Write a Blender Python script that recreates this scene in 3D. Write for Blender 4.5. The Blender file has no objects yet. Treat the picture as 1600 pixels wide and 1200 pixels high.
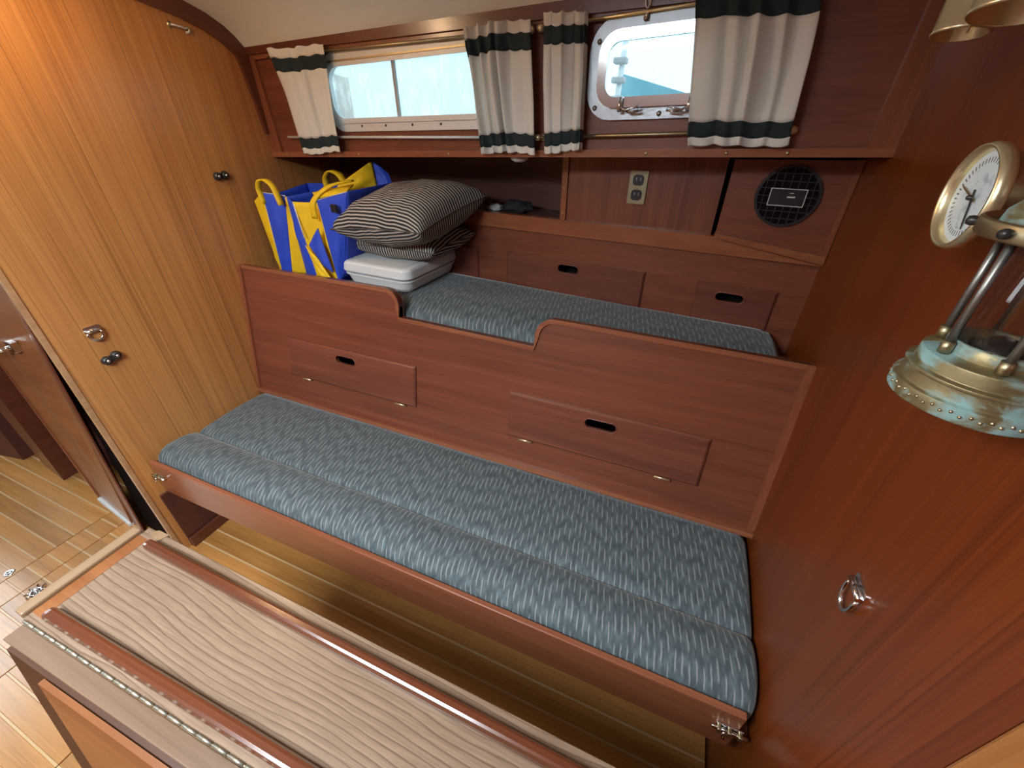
import bpy, bmesh, math, random
from mathutils import Vector, Matrix, noise
from mathutils.geometry import tessellate_polygon
random.seed(7)
PI = math.pi
sc = bpy.context.scene
COL = sc.collection

# ---------------------------------------------------------------- camera
PITCH, YAW, FPX = math.radians(32.835), math.radians(22.868), 640.0
cam_d = bpy.data.cameras.new('camera')
cam_d.sensor_fit = 'HORIZONTAL'; cam_d.sensor_width = 36.0
cam_d.lens = 36.0 * FPX / 1600.0
cam_d.clip_start = 0.02; cam_d.clip_end = 200
cam = bpy.data.objects.new('camera', cam_d); COL.objects.link(cam)
cam.location = (0, 0, 1.44)
cam.rotation_euler = (PI/2 - PITCH, 0, YAW)
sc.camera = cam

# ---------------------------------------------------------------- world, lights, exposure
sc.view_settings.view_transform = 'Standard'
sc.view_settings.look = 'None'
sc.view_settings.gamma = 1.0
sc.view_settings.use_curve_mapping = False
sc.view_settings.exposure = 0.0
sc.cycles.use_denoising = True
sc.cycles.max_bounces = 8
sc.cycles.sample_clamp_indirect = 6.0
w = bpy.data.worlds.new('sky'); sc.world = w; w.use_nodes = True
bg = w.node_tree.nodes['Background']
bg.inputs['Color'].default_value = (0.84, 0.95, 1.0, 1); bg.inputs['Strength'].default_value = 4.6

def area(name, loc, rot, sx, sy, power, color):
    l = bpy.data.lights.new(name, 'AREA'); l.shape = 'RECTANGLE'; l.size = sx; l.size_y = sy
    l.energy = power; l.color = color
    o = bpy.data.objects.new(name, l); COL.objects.link(o); o.location = loc; o.rotation_euler = rot
    return o
# daylight falling through the overhead deck hatch (the opening built in the ceiling below)
area('hatch_daylight', (-0.78, -0.58, 1.92), (0, 0, 0), 0.66, 0.66, 58, (0.86, 0.95, 1.0))
# daylight through the open companionway at the far end of the next cabin
area('companionway_daylight', (-3.50, -0.25, 1.35), (0, math.radians(-72), 0), 0.9, 0.75, 8, (0.88, 0.95, 1.0))

# ---------------------------------------------------------------- node helpers
def new_mat(name):
    m = bpy.data.materials.new(name); m.use_nodes = True
    nt = m.node_tree
    return m, nt, nt.nodes['Principled BSDF']
def nd(nt, t, **kw):
    n = nt.nodes.new(t)
    for k, v in kw.items():
        if hasattr(n, k): setattr(n, k, v)
    return n
def lk(nt, a, b): nt.links.new(a, b)
def math_n(nt, op, a, b=None, c=None):
    n = nd(nt, 'ShaderNodeMath', operation=op)
    for i, v in enumerate((a, b, c)):
        if v is None: continue
        if isinstance(v, (int, float)): n.inputs[i].default_value = v
        else: lk(nt, v, n.inputs[i])
    return n.outputs[0]
def mixc(nt, fac, a, b, mode='MIX'):
    n = nd(nt, 'ShaderNodeMix', data_type='RGBA', blend_type=mode)
    for sock, v in ((n.inputs[0], fac), (n.inputs[6], a), (n.inputs[7], b)):
        if isinstance(v, (int, float)): sock.default_value = v
        elif isinstance(v, tuple): sock.default_value = (*v[:3], 1)
        else: lk(nt, v, sock)
    return n.outputs[2]
def ramp(nt, fac, stops):
    r = nd(nt, 'ShaderNodeValToRGB'); e = r.color_ramp.elements
    while len(e) < len(stops): e.new(0.5)
    for el, (p, c) in zip(e, stops):
        el.position = p; el.color = (*c, 1) if isinstance(c, tuple) else (c, c, c, 1)
    lk(nt, fac, r.inputs[0]); return r.outputs[0]
def noise_n(nt, vec, scale=1.0, detail=4.0, rough=0.55, dist=0.0):
    n = nd(nt, 'ShaderNodeTexNoise'); n.inputs['Scale'].default_value = scale
    n.inputs['Detail'].default_value = detail; n.inputs['Roughness'].default_value = rough
    n.inputs['Distortion'].default_value = dist
    lk(nt, vec, n.inputs['Vector']); return n.outputs['Fac']
def mapping(nt, vec, scale=(1,1,1), rot=(0,0,0), loc=(0,0,0)):
    n = nd(nt, 'ShaderNodeMapping')
    n.inputs['Scale'].default_value = scale; n.inputs['Rotation'].default_value = rot; n.inputs['Location'].default_value = loc
    lk(nt, vec, n.inputs['Vector']); return n.outputs[0]
def bump(nt, bsdf, h, strength=0.2, dist=0.002):
    b = nd(nt, 'ShaderNodeBump'); b.inputs['Strength'].default_value = strength; b.inputs['Distance'].default_value = dist
    lk(nt, h, b.inputs['Height']); lk(nt, b.outputs[0], bsdf.inputs['Normal'])

def wood(name, light, dark, axis='x', rough=0.32, across=34.0, along=1.1, pore=0.35, coat=0.25, vary=0.0, pale=None, streak=0.0):
    m, nt, b = new_mat(name)
    tc = nd(nt, 'ShaderNodeTexCoord').outputs['Object']
    oi = nd(nt, 'ShaderNodeObjectInfo')
    if vary:
        off = nd(nt, 'ShaderNodeVectorMath', operation='ADD')
        lk(nt, tc, off.inputs[0]); 
        cx = nd(nt, 'ShaderNodeCombineXYZ'); lk(nt, math_n(nt, 'MULTIPLY', oi.outputs['Random'], 37.0), cx.inputs[0]); lk(nt, math_n(nt, 'MULTIPLY', oi.outputs['Random'], 91.0), cx.inputs[1])
        lk(nt, cx.outputs[0], off.inputs[1]); tc = off.outputs[0]
    def sc3(al, ac): return {'x': (al, ac, ac), 'y': (ac, al, ac), 'z': (ac, ac, al)}[axis]
    n1 = noise_n(nt, mapping(nt, tc, sc3(along, across)), 1.0, 6, 0.62, 0.6)
    n2 = noise_n(nt, mapping(nt, tc, sc3(along*4, across*7)), 1.0, 3, 0.6)
    n3 = noise_n(nt, mapping(nt, tc, sc3(0.7, 4.0)), 1.0, 3, 0.5, 0.4)
    c1 = ramp(nt, n1, [(0.30, dark), (0.68, light)])
    c2 = mixc(nt, math_n(nt, 'MULTIPLY', ramp(nt, n2, [(0.36, 1.0), (0.52, 0.0)]), pore), c1, tuple(x*0.42 for x in dark))
    c3 = mixc(nt, ramp(nt, n3, [(0.35, 0.0), (0.75, 0.45)]), c2, pale if pale else tuple(min(1, x*1.25) for x in light))
    if streak:
        n4 = noise_n(nt, mapping(nt, tc, sc3(0.55, 130)), 1.0, 3, 0.6, 0.3)
        c3 = mixc(nt, math_n(nt, 'MULTIPLY', ramp(nt, n4, [(0.34, 1.0), (0.44, 0.0)]), streak), c3, tuple(x*0.5 for x in dark))
    if vary:
        hs = nd(nt, 'ShaderNodeHueSaturation')
        v = math_n(nt, 'MULTIPLY_ADD', oi.outputs['Random'], vary*2, 1.0-vary)
        lk(nt, v, hs.inputs['Value']); lk(nt, c3, hs.inputs['Color']); c3 = hs.outputs[0]
    lk(nt, c3, b.inputs['Base Color'])
    b.inputs['Roughness'].default_value = rough
    b.inputs['Coat Weight'].default_value = coat; b.inputs['Coat Roughness'].default_value = 0.18
    bump(nt, b, n2, 0.12, 0.001)
    return m
def plain(name, col, rough=0.5, metal=0.0, coat=0.0, var=0.0, vscale=30, bumpy=0.0):
    m, nt, b = new_mat(name)
    b.inputs['Roughness'].default_value = rough; b.inputs['Metallic'].default_value = metal
    b.inputs['Coat Weight'].default_value = coat
    tc = nd(nt, 'ShaderNodeTexCoord').outputs['Object']
    n = noise_n(nt, tc, vscale, 5, 0.6)
    v = var if var else 0.06
    lk(nt, mixc(nt, n, tuple(c*(1-v) for c in col), tuple(min(1, c*(1+v)) for c in col)), b.inputs['Base Color'])
    if bumpy: bump(nt, b, n, bumpy, 0.003)
    return m

M = {}
M['teak'] = wood('teak_bulkhead', (0.58, 0.27, 0.085), (0.40, 0.155, 0.042), 'z', 0.36, 40, 0.6, 0.40, 0.15, streak=0.5)
M['redteak'] = wood('mahogany_bulkhead', (0.190, 0.040, 0.0055), (0.125, 0.022, 0.003), 'z', 0.36, 34, 0.6, 0.25, 0.15, streak=0.45)
M['mahog'] = wood('mahogany_panel', (0.225, 0.066, 0.033), (0.130, 0.034, 0.018), 'x', 0.38, 36, 1.0, 0.3, 0.15)
M['mahog_v'] = wood('mahogany_panel_upright', (0.225, 0.066, 0.033), (0.130, 0.034, 0.018), 'z', 0.38, 36, 1.0, 0.3, 0.15)
M['door'] = wood('mahogany_locker_door', (0.205, 0.062, 0.036), (0.110, 0.031, 0.020), 'x', 0.36, 30, 1.2, 0.3, 0.15, vary=0.08)
M['trim'] = wood('mahogany_trim', (0.32, 0.110, 0.050), (0.20, 0.058, 0.026), 'x', 0.30, 40, 1.0, 0.25, 0.3)
M['trim_v'] = wood('mahogany_trim_upright', (0.27, 0.085, 0.040), (0.17, 0.047, 0.022), 'z', 0.30, 40, 1.0, 0.25, 0.3)
M['trim_dark'] = wood('dark_arch_trim', (0.150, 0.040, 0.022), (0.085, 0.022, 0.013), 'y', 0.30, 40, 1.0, 0.25, 0.3)
M['rail'] = wood('rail_mahogany', (0.31, 0.108, 0.052), (0.20, 0.058, 0.026), 'x', 0.28, 40, 1.0, 0.25, 0.3)
M['fiddle'] = wood('dark_varnished_fiddle', (0.130, 0.036, 0.014), (0.070, 0.017, 0.007), 'x', 0.22, 30, 1.0, 0.3, 0.5)
M['plank'] = wood('sole_plank', (0.50, 0.235, 0.066), (0.31, 0.130, 0.034), 'x', 0.27, 22, 1.2, 0.35, 0.4, vary=0.16)
M['inlay'] = wood('sole_inlay_strip', (0.60, 0.40, 0.21), (0.48, 0.30, 0.14), 'x', 0.3, 40, 1.0, 0.1, 0.3)
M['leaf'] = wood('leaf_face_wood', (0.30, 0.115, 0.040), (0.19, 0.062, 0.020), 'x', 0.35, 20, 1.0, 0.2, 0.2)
M['lip'] = wood('table_lip_wood', (0.33, 0.215, 0.125), (0.22, 0.135, 0.075), 'y', 0.32, 30, 1.0, 0.2, 0.3)
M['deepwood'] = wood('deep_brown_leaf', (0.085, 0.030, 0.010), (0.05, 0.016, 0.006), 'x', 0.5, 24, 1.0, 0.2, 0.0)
M['edgewood'] = wood('table_edge_wood', (0.20, 0.125, 0.082), (0.13, 0.078, 0.05), 'x', 0.3, 30, 1.0, 0.2, 0.3)
M['palewood'] = wood('pale_wood', (0.52, 0.30, 0.15), (0.38, 0.19, 0.085), 'y', 0.35, 30, 1.0, 0.2, 0.2)
M['jamb'] = wood('orange_jamb_wood', (0.42, 0.17, 0.045), (0.30, 0.105, 0.026), 'z', 0.35, 30, 1.0, 0.2, 0.2)
M['dark'] = plain('dark_interior', (0.012, 0.008, 0.007), 0.9)  # near-black: shade in gaps and lockers put into colour; also speaker backing
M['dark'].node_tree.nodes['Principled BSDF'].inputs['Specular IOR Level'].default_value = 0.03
M['darkwood'] = wood('dark_recess_wood', (0.105, 0.032, 0.022), (0.06, 0.018, 0.014), 'x', 0.45, 30, 1.0, 0.2, 0.1)
M['brass'] = plain('polished_brass', (0.84, 0.74, 0.46), 0.30, 0.85, var=0.08)
M['oldbrass'] = plain('dull_brass', (0.46, 0.39, 0.24), 0.42, 1.0, var=0.18)
M['plate'] = plain('dull_socket_plate', (0.30, 0.27, 0.17), 0.45, 0.7, var=0.1)
M['knuckle'] = plain('tarnished_hinge', (0.42, 0.40, 0.33), 0.42, 0.9, var=0.15)
M['chrome'] = plain('chrome', (0.78, 0.79, 0.80), 0.14, 1.0)
M['alu'] = plain('anodised_aluminium', (0.72, 0.75, 0.76), 0.48, 0.35)
M['cast'] = plain('mottled_chrome_casting', (0.42, 0.46, 0.50), 0.34, 0.75, var=0.25, vscale=14, bumpy=0.5)  # mottled tone stands in for the varied reflections of a domed frame
M['black'] = plain('black_plastic', (0.014, 0.015, 0.017), 0.4)
M['bronze'] = plain('dark_bronze', (0.05, 0.048, 0.046), 0.35, 0.5)
M['whitepl'] = plain('white_plastic', (0.72, 0.74, 0.75), 0.42, var=0.02)
M['greypl'] = plain('grey_groove_plastic', (0.40, 0.41, 0.42), 0.5)
M['liner'] = plain('white_headliner', (0.90, 0.94, 0.86), 0.55, var=0.03, vscale=60, bumpy=0.06)
M['blue'] = plain('blue_canvas', (0.024, 0.072, 0.60), 0.6, var=0.2, vscale=25, bumpy=0.25)
M['yellow'] = plain('yellow_canvas', (0.86, 0.56, 0.008), 0.65, var=0.12, vscale=25, bumpy=0.25)
M['piping'] = plain('white_piping', (0.75, 0.72, 0.60), 0.7)
M['cream'] = None
M['navy'] = plain('dark_stripe_cloth', (0.010, 0.022, 0.026), 0.85, var=0.2)
M['steel'] = plain('grey_steel_rod', (0.30, 0.29, 0.27), 0.4, 0.9, var=0.2)
M['dial'] = None
M['seam'] = plain('pillow_seam_cord', (0.10, 0.092, 0.082), 0.85)
M['ribbon'] = plain('dark_cloth', (0.012, 0.013, 0.018), 0.9)
M['canvasblue'] = plain('teal_canvas', (0.10, 0.40, 0.50), 0.8, var=0.25, vscale=8)
M['gel'] = plain('white_gelcoat', (0.8, 0.8, 0.8), 0.4)

def m_cream():
    m, nt, b = new_mat('cream_curtain_cloth')
    b.inputs['Base Color'].default_value = (0.88, 0.88, 0.83, 1); b.inputs['Roughness'].default_value = 0.9
    tr = nd(nt, 'ShaderNodeBsdfTranslucent'); tr.inputs[0].default_value = (0.80, 0.78, 0.70, 1)
    mx = nd(nt, 'ShaderNodeMixShader'); mx.inputs[0].default_value = 0.22
    out = nt.nodes['Material Output']
    lk(nt, b.outputs[0], mx.inputs[1]); lk(nt, tr.outputs[0], mx.inputs[2]); lk(nt, mx.outputs[0], out.inputs[0])
    tc = nd(nt, 'ShaderNodeTexCoord').outputs['Object']
    bump(nt, b, noise_n(nt, tc, 90, 3), 0.1, 0.001)
    return m
M['cream'] = m_cream()
def m_fabric():
    # blue-grey upholstery with short pale slanting dashes; uv is in metres
    m, nt, b = new_mat('dashed_upholstery')
    uv = nd(nt, 'ShaderNodeTexCoord').outputs['UV']
    sx = nd(nt, 'ShaderNodeSeparateXYZ'); lk(nt, uv, sx.inputs[0])
    wob = noise_n(nt, mapping(nt, uv, (30, 30, 1)), 1.0, 2)
    v = sx.outputs[1]
    u = math_n(nt, 'ADD', math_n(nt, 'MULTIPLY_ADD', v, 0.16, sx.outputs[0]), math_n(nt, 'MULTIPLY', wob, 0.006))
    def dashes(cw, ln, frac, wid, seed):
        col = math_n(nt, 'FLOOR', math_n(nt, 'DIVIDE', u, cw))
        fu = math_n(nt, 'FRACT', math_n(nt, 'DIVIDE', u, cw))
        wn = nd(nt, 'ShaderNodeTexWhiteNoise', noise_dimensions='1D'); lk(nt, math_n(nt, 'ADD', col, seed), wn.inputs['W'])
        vv = math_n(nt, 'ADD', math_n(nt, 'DIVIDE', v, ln), math_n(nt, 'MULTIPLY', wn.outputs['Value'], 7.0))
        fv = math_n(nt, 'FRACT', vv)
        du = math_n(nt, 'ABSOLUTE', math_n(nt, 'SUBTRACT', fu, 0.5))
        a = nd(nt, 'ShaderNodeMapRange'); a.inputs[1].default_value = wid; a.inputs[2].default_value = wid*0.35; lk(nt, du, a.inputs[0])
        dv = math_n(nt, 'ABSOLUTE', math_n(nt, 'SUBTRACT', fv, 0.5))
        c = nd(nt, 'ShaderNodeMapRange'); c.inputs[1].default_value = frac; c.inputs[2].default_value = frac*0.55; lk(nt, dv, c.inputs[0])
        return math_n(nt, 'MULTIPLY', a.outputs[0], c.outputs[0])
    d1 = dashes(0.0145, 0.066, 0.40, 0.15, 3.0)
    d2 = dashes(0.0118, 0.047, 0.40, 0.40, 51.0)
    mott = noise_n(nt, mapping(nt, uv, (70, 28, 1)), 1.0, 3)
    base = mixc(nt, ramp(nt, mott, [(0.35, 0.0), (0.65, 1.0)]), (0.055, 0.078, 0.090), (0.112, 0.148, 0.163))
    base = mixc(nt, math_n(nt, 'MULTIPLY', d2, 0.5), base, (0.048, 0.058, 0.066))
    colr = mixc(nt, math_n(nt, 'MULTIPLY', d1, 0.75), base, (0.30, 0.33, 0.34))
    lk(nt, colr, b.inputs['Base Color']); b.inputs['Roughness'].default_value = 0.75
    b.inputs['Sheen Weight'].default_value = 0.35; b.inputs['Sheen Roughness'].default_value = 0.4
    bump(nt, b, noise_n(nt, mapping(nt, uv, (600, 600, 1)), 1.0, 2), 0.2, 0.001)
    return m
M['fabric'] = m_fabric()
def m_ticking(name, ang, freq):
    m, nt, b = new_mat(name)
    uv = nd(nt, 'ShaderNodeTexCoord').outputs['UV']
    wv = mapping(nt, uv, (1, 1, 1), (0, 0, ang))
    nz = noise_n(nt, mapping(nt, uv, (9, 9, 1)), 1.0, 2)
    s = nd(nt, 'ShaderNodeSeparateXYZ'); lk(nt, wv, s.inputs[0])
    ph = math_n(nt, 'FRACT', math_n(nt, 'MULTIPLY_ADD', s.outputs[1], freq, math_n(nt, 'MULTIPLY', nz, 0.7)))
    st = ramp(nt, ph, [(0.40, 0.0), (0.46, 1.0)])
    lk(nt, mixc(nt, st, (0.48, 0.43, 0.37), (0.016, 0.017, 0.021)), b.inputs['Base Color'])
    b.inputs['Roughness'].default_value = 0.85
    return m
M['tick'] = m_ticking('striped_ticking', math.radians(4), 88)
M['tick2'] = m_ticking('striped_ticking_folded', math.radians(82), 88)
def m_laminate():
    m, nt, b = new_mat('walnut_laminate')
    tc = nd(nt, 'ShaderNodeTexCoord').outputs['Object']
    big = noise_n(nt, mapping(nt, tc, (1.5, 4.5, 1)), 1.0, 2, 0.4)
    s = nd(nt, 'ShaderNodeSeparateXYZ'); lk(nt, tc, s.inputs[0])
    t = math_n(nt, 'MULTIPLY_ADD', s.outputs[1], 88.0, math_n(nt, 'MULTIPLY', big, 9.0))
    nz = noise_n(nt, mapping(nt, tc, (10, 60, 1)), 1.0, 3)
    fr = math_n(nt, 'FRACT', math_n(nt, 'MULTIPLY_ADD', nz, 0.6, t))
    line = ramp(nt, fr, [(0.0, 0.0), (0.72, 0.30), (0.90, 1.0), (1.0, 0.1)])
    fine = noise_n(nt, mapping(nt, tc, (14, 420, 1)), 1.0, 3)
    c = mixc(nt, line, (0.285, 0.192, 0.130), (0.130, 0.080, 0.052))
    c = mixc(nt, math_n(nt, 'MULTIPLY', ramp(nt, fine, [(0.4, 1.0), (0.6, 0.0)]), 0.4), c, (0.13, 0.08, 0.052))
    lk(nt, c, b.inputs['Base Color']); b.inputs['Roughness'].default_value = 0.30
    return m
M['laminate'] = m_laminate()
def m_verdigris():
    m, nt, b = new_mat('verdigris_brass')
    tc = nd(nt, 'ShaderNodeTexCoord').outputs['Object']
    n = noise_n(nt, mapping(nt, tc, (16, 16, 30)), 1.0, 6, 0.65, 0.6)
    f = ramp(nt, n, [(0.46, 0.0), (0.57, 1.0)])
    n2 = noise_n(nt, tc, 60, 4)
    brass = mixc(nt, n2, (0.17, 0.135, 0.07), (0.42, 0.34, 0.17))
    lk(nt, mixc(nt, f, brass, mixc(nt, n2, (0.16, 0.30, 0.30), (0.34, 0.50, 0.48))), b.inputs['Base Color'])
    lk(nt, ramp(nt, f, [(0.0, 0.75), (1.0, 0.1)]), b.inputs['Metallic'])
    lk(nt, ramp(nt, f, [(0.0, 0.48), (1.0, 0.85)]), b.inputs['Roughness'])
    bump(nt, b, n, 0.35, 0.002)
    return m
M['verd'] = m_verdigris()
def m_glass(name, tint, haze, dirt):
    m, nt, b = new_mat(name)
    out = nt.nodes['Material Output']
    tr = nd(nt, 'ShaderNodeBsdfTransparent'); tr.inputs[0].default_value = (*tint, 1)
    tl = nd(nt, 'ShaderNodeBsdfTranslucent'); tl.inputs[0].default_value = (0.86, 0.95, 0.97, 1)
    gl = nd(nt, 'ShaderNodeBsdfGlossy'); gl.inputs['Roughness'].default_value = 0.03
    m1 = nd(nt, 'ShaderNodeMixShader'); m2 = nd(nt, 'ShaderNodeMixShader'); m2.inputs[0].default_value = 0.05
    tc = nd(nt, 'ShaderNodeTexCoord').outputs['Object']
    n = noise_n(nt, mapping(nt, tc, (30, 30, 12)), 1.0, 5, 0.65)
    lk(nt, math_n(nt, 'MULTIPLY_ADD', ramp(nt, n, [(0.45, 0.0), (0.7, 1.0)]), dirt, haze), m1.inputs[0])
    lk(nt, tr.outputs[0], m1.inputs[1]); lk(nt, tl.outputs[0], m1.inputs[2])
    lk(nt, m1.outputs[0], m2.inputs[1]); lk(nt, gl.outputs[0], m2.inputs[2]); lk(nt, m2.outputs[0], out.inputs[0])
    return m
M['pane'] = m_glass('hazy_acrylic', (0.42, 0.49, 0.51), 0.22, 0.30)
M['clear'] = m_glass('clear_port_glass', (0.52, 0.58, 0.60), 0.04, 0.06)
M['chimney'] = m_glass('smoky_chimney_glass', (0.80, 0.74, 0.72), 0.06, 0.20)
def m_dial():
    m, nt, b = new_mat('barometer_dial')
    uv = nd(nt, 'ShaderNodeTexCoord').outputs['UV']
    g = nd(nt, 'ShaderNodeVectorMath', operation='LENGTH'); lk(nt, uv, g.inputs[0])
    s = nd(nt, 'ShaderNodeSeparateXYZ'); lk(nt, uv, s.inputs[0])
    an = math_n(nt, 'ARCTAN2', s.outputs[1], s.outputs[0])
    tick = ramp(nt, math_n(nt, 'FRACT', math_n(nt, 'MULTIPLY', an, 48/(2*PI))), [(0.30, 1.0), (0.34, 0.0)])
    r = g.outputs['Value']
    band = math_n(nt, 'MULTIPLY', math_n(nt, 'GREATER_THAN', r, 0.74), math_n(nt, 'LESS_THAN', r, 0.86))
    blot = ramp(nt, noise_n(nt, uv, 3.5, 3), [(0.52, 0.0), (0.66, 0.7)])
    c = mixc(nt, math_n(nt, 'MULTIPLY', tick, band), (0.70, 0.77, 0.80), (0.05, 0.05, 0.06))
    c = mixc(nt, math_n(nt, 'MULTIPLY', blot, math_n(nt, 'LESS_THAN', r, 0.70)), c, (0.30, 0.38, 0.42))
    lk(nt, c, b.inputs['Base Color']); b.inputs['Roughness'].default_value = 0.35
    return m
M['dial'] = m_dial()

# ---------------------------------------------------------------- object helpers
class Geo:
    """collects vertices / faces in world metres, then becomes ONE mesh object"""
    def __init__(s): s.v = []; s.f = []; s.uv = {}; s.smooth = set()
    def add(s, verts, faces, smooth=False, uvs=None):
        o = len(s.v); s.v += [Vector(p) for p in verts]
        for i, f in enumerate(faces):
            k = len(s.f); s.f.append([o+j for j in f])
            if smooth: s.smooth.add(k)
            if uvs: s.uv[k] = [uvs[j] for j in f]
        return s
    def box(s, x0, x1, y0, y1, z0, z1, bev=0.0, mat=None, seg=2):
        bm = bmesh.new(); bmesh.ops.create_cube(bm, size=1)
        for v in bm.verts:
            v.co = Vector(((x0+x1)/2 + v.co.x*(x1-x0), (y0+y1)/2 + v.co.y*(y1-y0), (z0+z1)/2 + v.co.z*(z1-z0)))
        if bev: bmesh.ops.bevel(bm, geom=bm.edges[:], offset=bev, segments=seg, affect='EDGES', profile=0.5)
        return s.frombm(bm, mat)
    def frombm(s, bm, mat=None, smooth=False):
        bm.verts.ensure_lookup_table(); bm.verts.index_update()
        vs = [(mat @ v.co if mat else v.co.copy()) for v in bm.verts]
        fs = [[v.index for v in f.verts] for f in bm.faces]
        bm.free(); return s.add(vs, fs, smooth)
    def hexa(s, p):      # p: 8 corners, bottom four then top four, both counter-clockwise
        return s.add(p, [(3,2,1,0), (4,5,6,7), (0,1,5,4), (1,2,6,5), (2,3,7,6), (3,0,4,7)])
    def tube(s, pts, r, seg=10, caps=True, closed=False):
        pts = [Vector(p) for p in pts]; n = len(pts)
        rs = r if isinstance(r, (list, tuple)) else [r]*n
        up = None; vs = []; fs = []
        for i, p in enumerate(pts):
            if closed: t = (pts[(i+1) % n] - pts[i-1]).normalized()
            else: t = (pts[min(i+1, n-1)] - pts[max(i-1, 0)]).normalized()
            if up is None:
                up = Vector((0, 0, 1)) if abs(t.z) < 0.9 else Vector((1, 0, 0))
            a = (up - t*up.dot(t)).normalized(); up = a; b = t.cross(a)
            for k in range(seg):
                q = 2*PI*k/seg; vs.append(p + (a*math.cos(q) + b*math.sin(q))*rs[i])
        m = n if closed else n-1
        for i in range(m):
            for k in range(seg):
                j = (i+1) % n
                fs.append((i*seg+k, i*seg+(k+1) % seg, j*seg+(k+1) % seg, j*seg+k))
        s.add(vs, fs, True)
        if caps and not closed:
            s.add(vs[:seg], [tuple(range(seg))[::-1]]); s.add(vs[-seg:], [tuple(range(seg))])
        return s
    def lathe(s, prof, mat, seg=32, smooth=True):    # prof: (r, z) list; axis z of mat
        vs = []; fs = []
        for r, z in prof:
            for k in range(seg):
                q = 2*PI*k/seg; vs.append(mat @ Vector((r*math.cos(q), r*math.sin(q), z)))
        for i in range(len(prof)-1):
            for k in range(seg):
                fs.append((i*seg+k, i*seg+(k+1) % seg, (i+1)*seg+(k+1) % seg, (i+1)*seg+k))
        return s.add(vs, fs, smooth)
    def grid(s, fn, nu, nv, uvfn=None, smooth=True, closed_u=False):
        vs = []; uv = []; fs = []
        for j in range(nv+1):
            for i in range(nu+1):
                a, b = i/nu, j/nv; vs.append(fn(a, b))
                if uvfn: uv.append(uvfn(a, b))
        for j in range(nv):
            for i in range(nu):
                q = j*(nu+1)+i; fs.append((q, q+1, q+nu+2, q+nu+1))
        return s.add(vs, fs, smooth, uv if uvfn else None)
    def plate(s, outer, holes, fn, d0, d1):  # 2-D outline with holes mapped by fn(u, v, d); d1 is the visible face
        loops = [outer] + holes
        tri = tessellate_polygon([[Vector((u, v, 0)) for u, v in L] for L in loops])
        flat = [p for L in loops for p in L]
        s.add([fn(u, v, d1) for u, v in flat], tri); s.add([fn(u, v, d0) for u, v in flat], [t[::-1] for t in tri])
        for L in loops:
            n = len(L); vs = [fn(u, v, d1) for u, v in L] + [fn(u, v, d0) for u, v in L]
            s.add(vs, [(i, (i+1) % n, n+(i+1) % n, n+i) for i in range(n)])
        return s

ROOTS = {}
def tag(o, label=None, cat=None, group=None, kind=None):
    if label: o['label'] = label
    if cat: o['category'] = cat
    if group: o['group'] = group
    if kind: o['kind'] = kind
    return o
def thing(name, loc, label, cat, group=None):
    o = bpy.data.objects.new(name, None); o.empty_display_size = 0.05; COL.objects.link(o)
    o.location = loc; ROOTS[o.name] = Vector(loc)
    return tag(o, label, cat, group)
def build(name, g, mat, parent=None, label=None, cat=None, group=None, kind=None, fix=True):
    if parent is not None: org = ROOTS[parent.name]
    else:
        xs = [v.x for v in g.v]; ys = [v.y for v in g.v]; zs = [v.z for v in g.v]
        org = Vector(((min(xs)+max(xs))/2, (min(ys)+max(ys))/2, min(zs)))
    me = bpy.data.meshes.new(name)
    me.from_pydata([tuple(v-org) for v in g.v], [], g.f)
    if g.uv:
        ul = me.uv_layers.new(name='UVMap')
        for p in me.polygons:
            u = g.uv.get(p.index)
            if u:
                for li, c in zip(p.loop_indices, u): ul.data[li].uv = c
    for k in g.smooth: me.polygons[k].use_smooth = True
    if fix:
        bm = bmesh.new(); bm.from_mesh(me)
        bmesh.ops.remove_doubles(bm, verts=bm.verts, dist=0.00002)
        bmesh.ops.recalc_face_normals(bm, faces=bm.faces); bm.to_mesh(me); bm.free()
    me.materials.append(mat); me.update()
    o = bpy.data.objects.new(name, me); COL.objects.link(o)
    if parent is not None: o.parent = parent
    else: o.location = org
    ROOTS[o.name] = org
    return tag(o, label, cat, group, kind)
def rrect(x0, x1, y0, y1, r, n=6, slope=0.0):
    pts = []
    for cx, cy, a0 in ((x1-r, y1-r, 0), (x0+r, y1-r, 90), (x0+r, y0+r, 180), (x1-r, y0+r, 270)):
        for k in range(n+1):
            a = math.radians(a0 + 90*k/n); x = cx + r*math.cos(a); pts.append((x, cy + r*math.sin(a) + slope*(x-(x0+x1)/2)))
    return pts
def circ(cx, cy, r, n=24, ry=None): return [(cx+r*math.cos(2*PI*k/n), cy+(ry or r)*math.sin(2*PI*k/n)) for k in range(n)]
def T(x, y, z): return Matrix.Translation((x, y, z))

# mapped planes: u = world X, v = world Z, d = distance proud of the plane towards the cabin
XL, XR = -1.59, 0.335
def Pmap(x, z, d): return Vector((x, 0.955+0.207*(z-0.51)-d*0.979, z+d*0.203))     # reclined settee back
def Hmap(x, z, d): return Vector((x, 1.325-0.0987*(x-0.335)-d, z))                  # berth backrest along the hull
def Wmap(x, z, d): return Vector((x, 1.163-0.0987*(x-0.335)-d, z))                  # window panel
def lowW(x): return 1.316 + 0.0317*(x-XL)                                           # its rising lower edge

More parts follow.
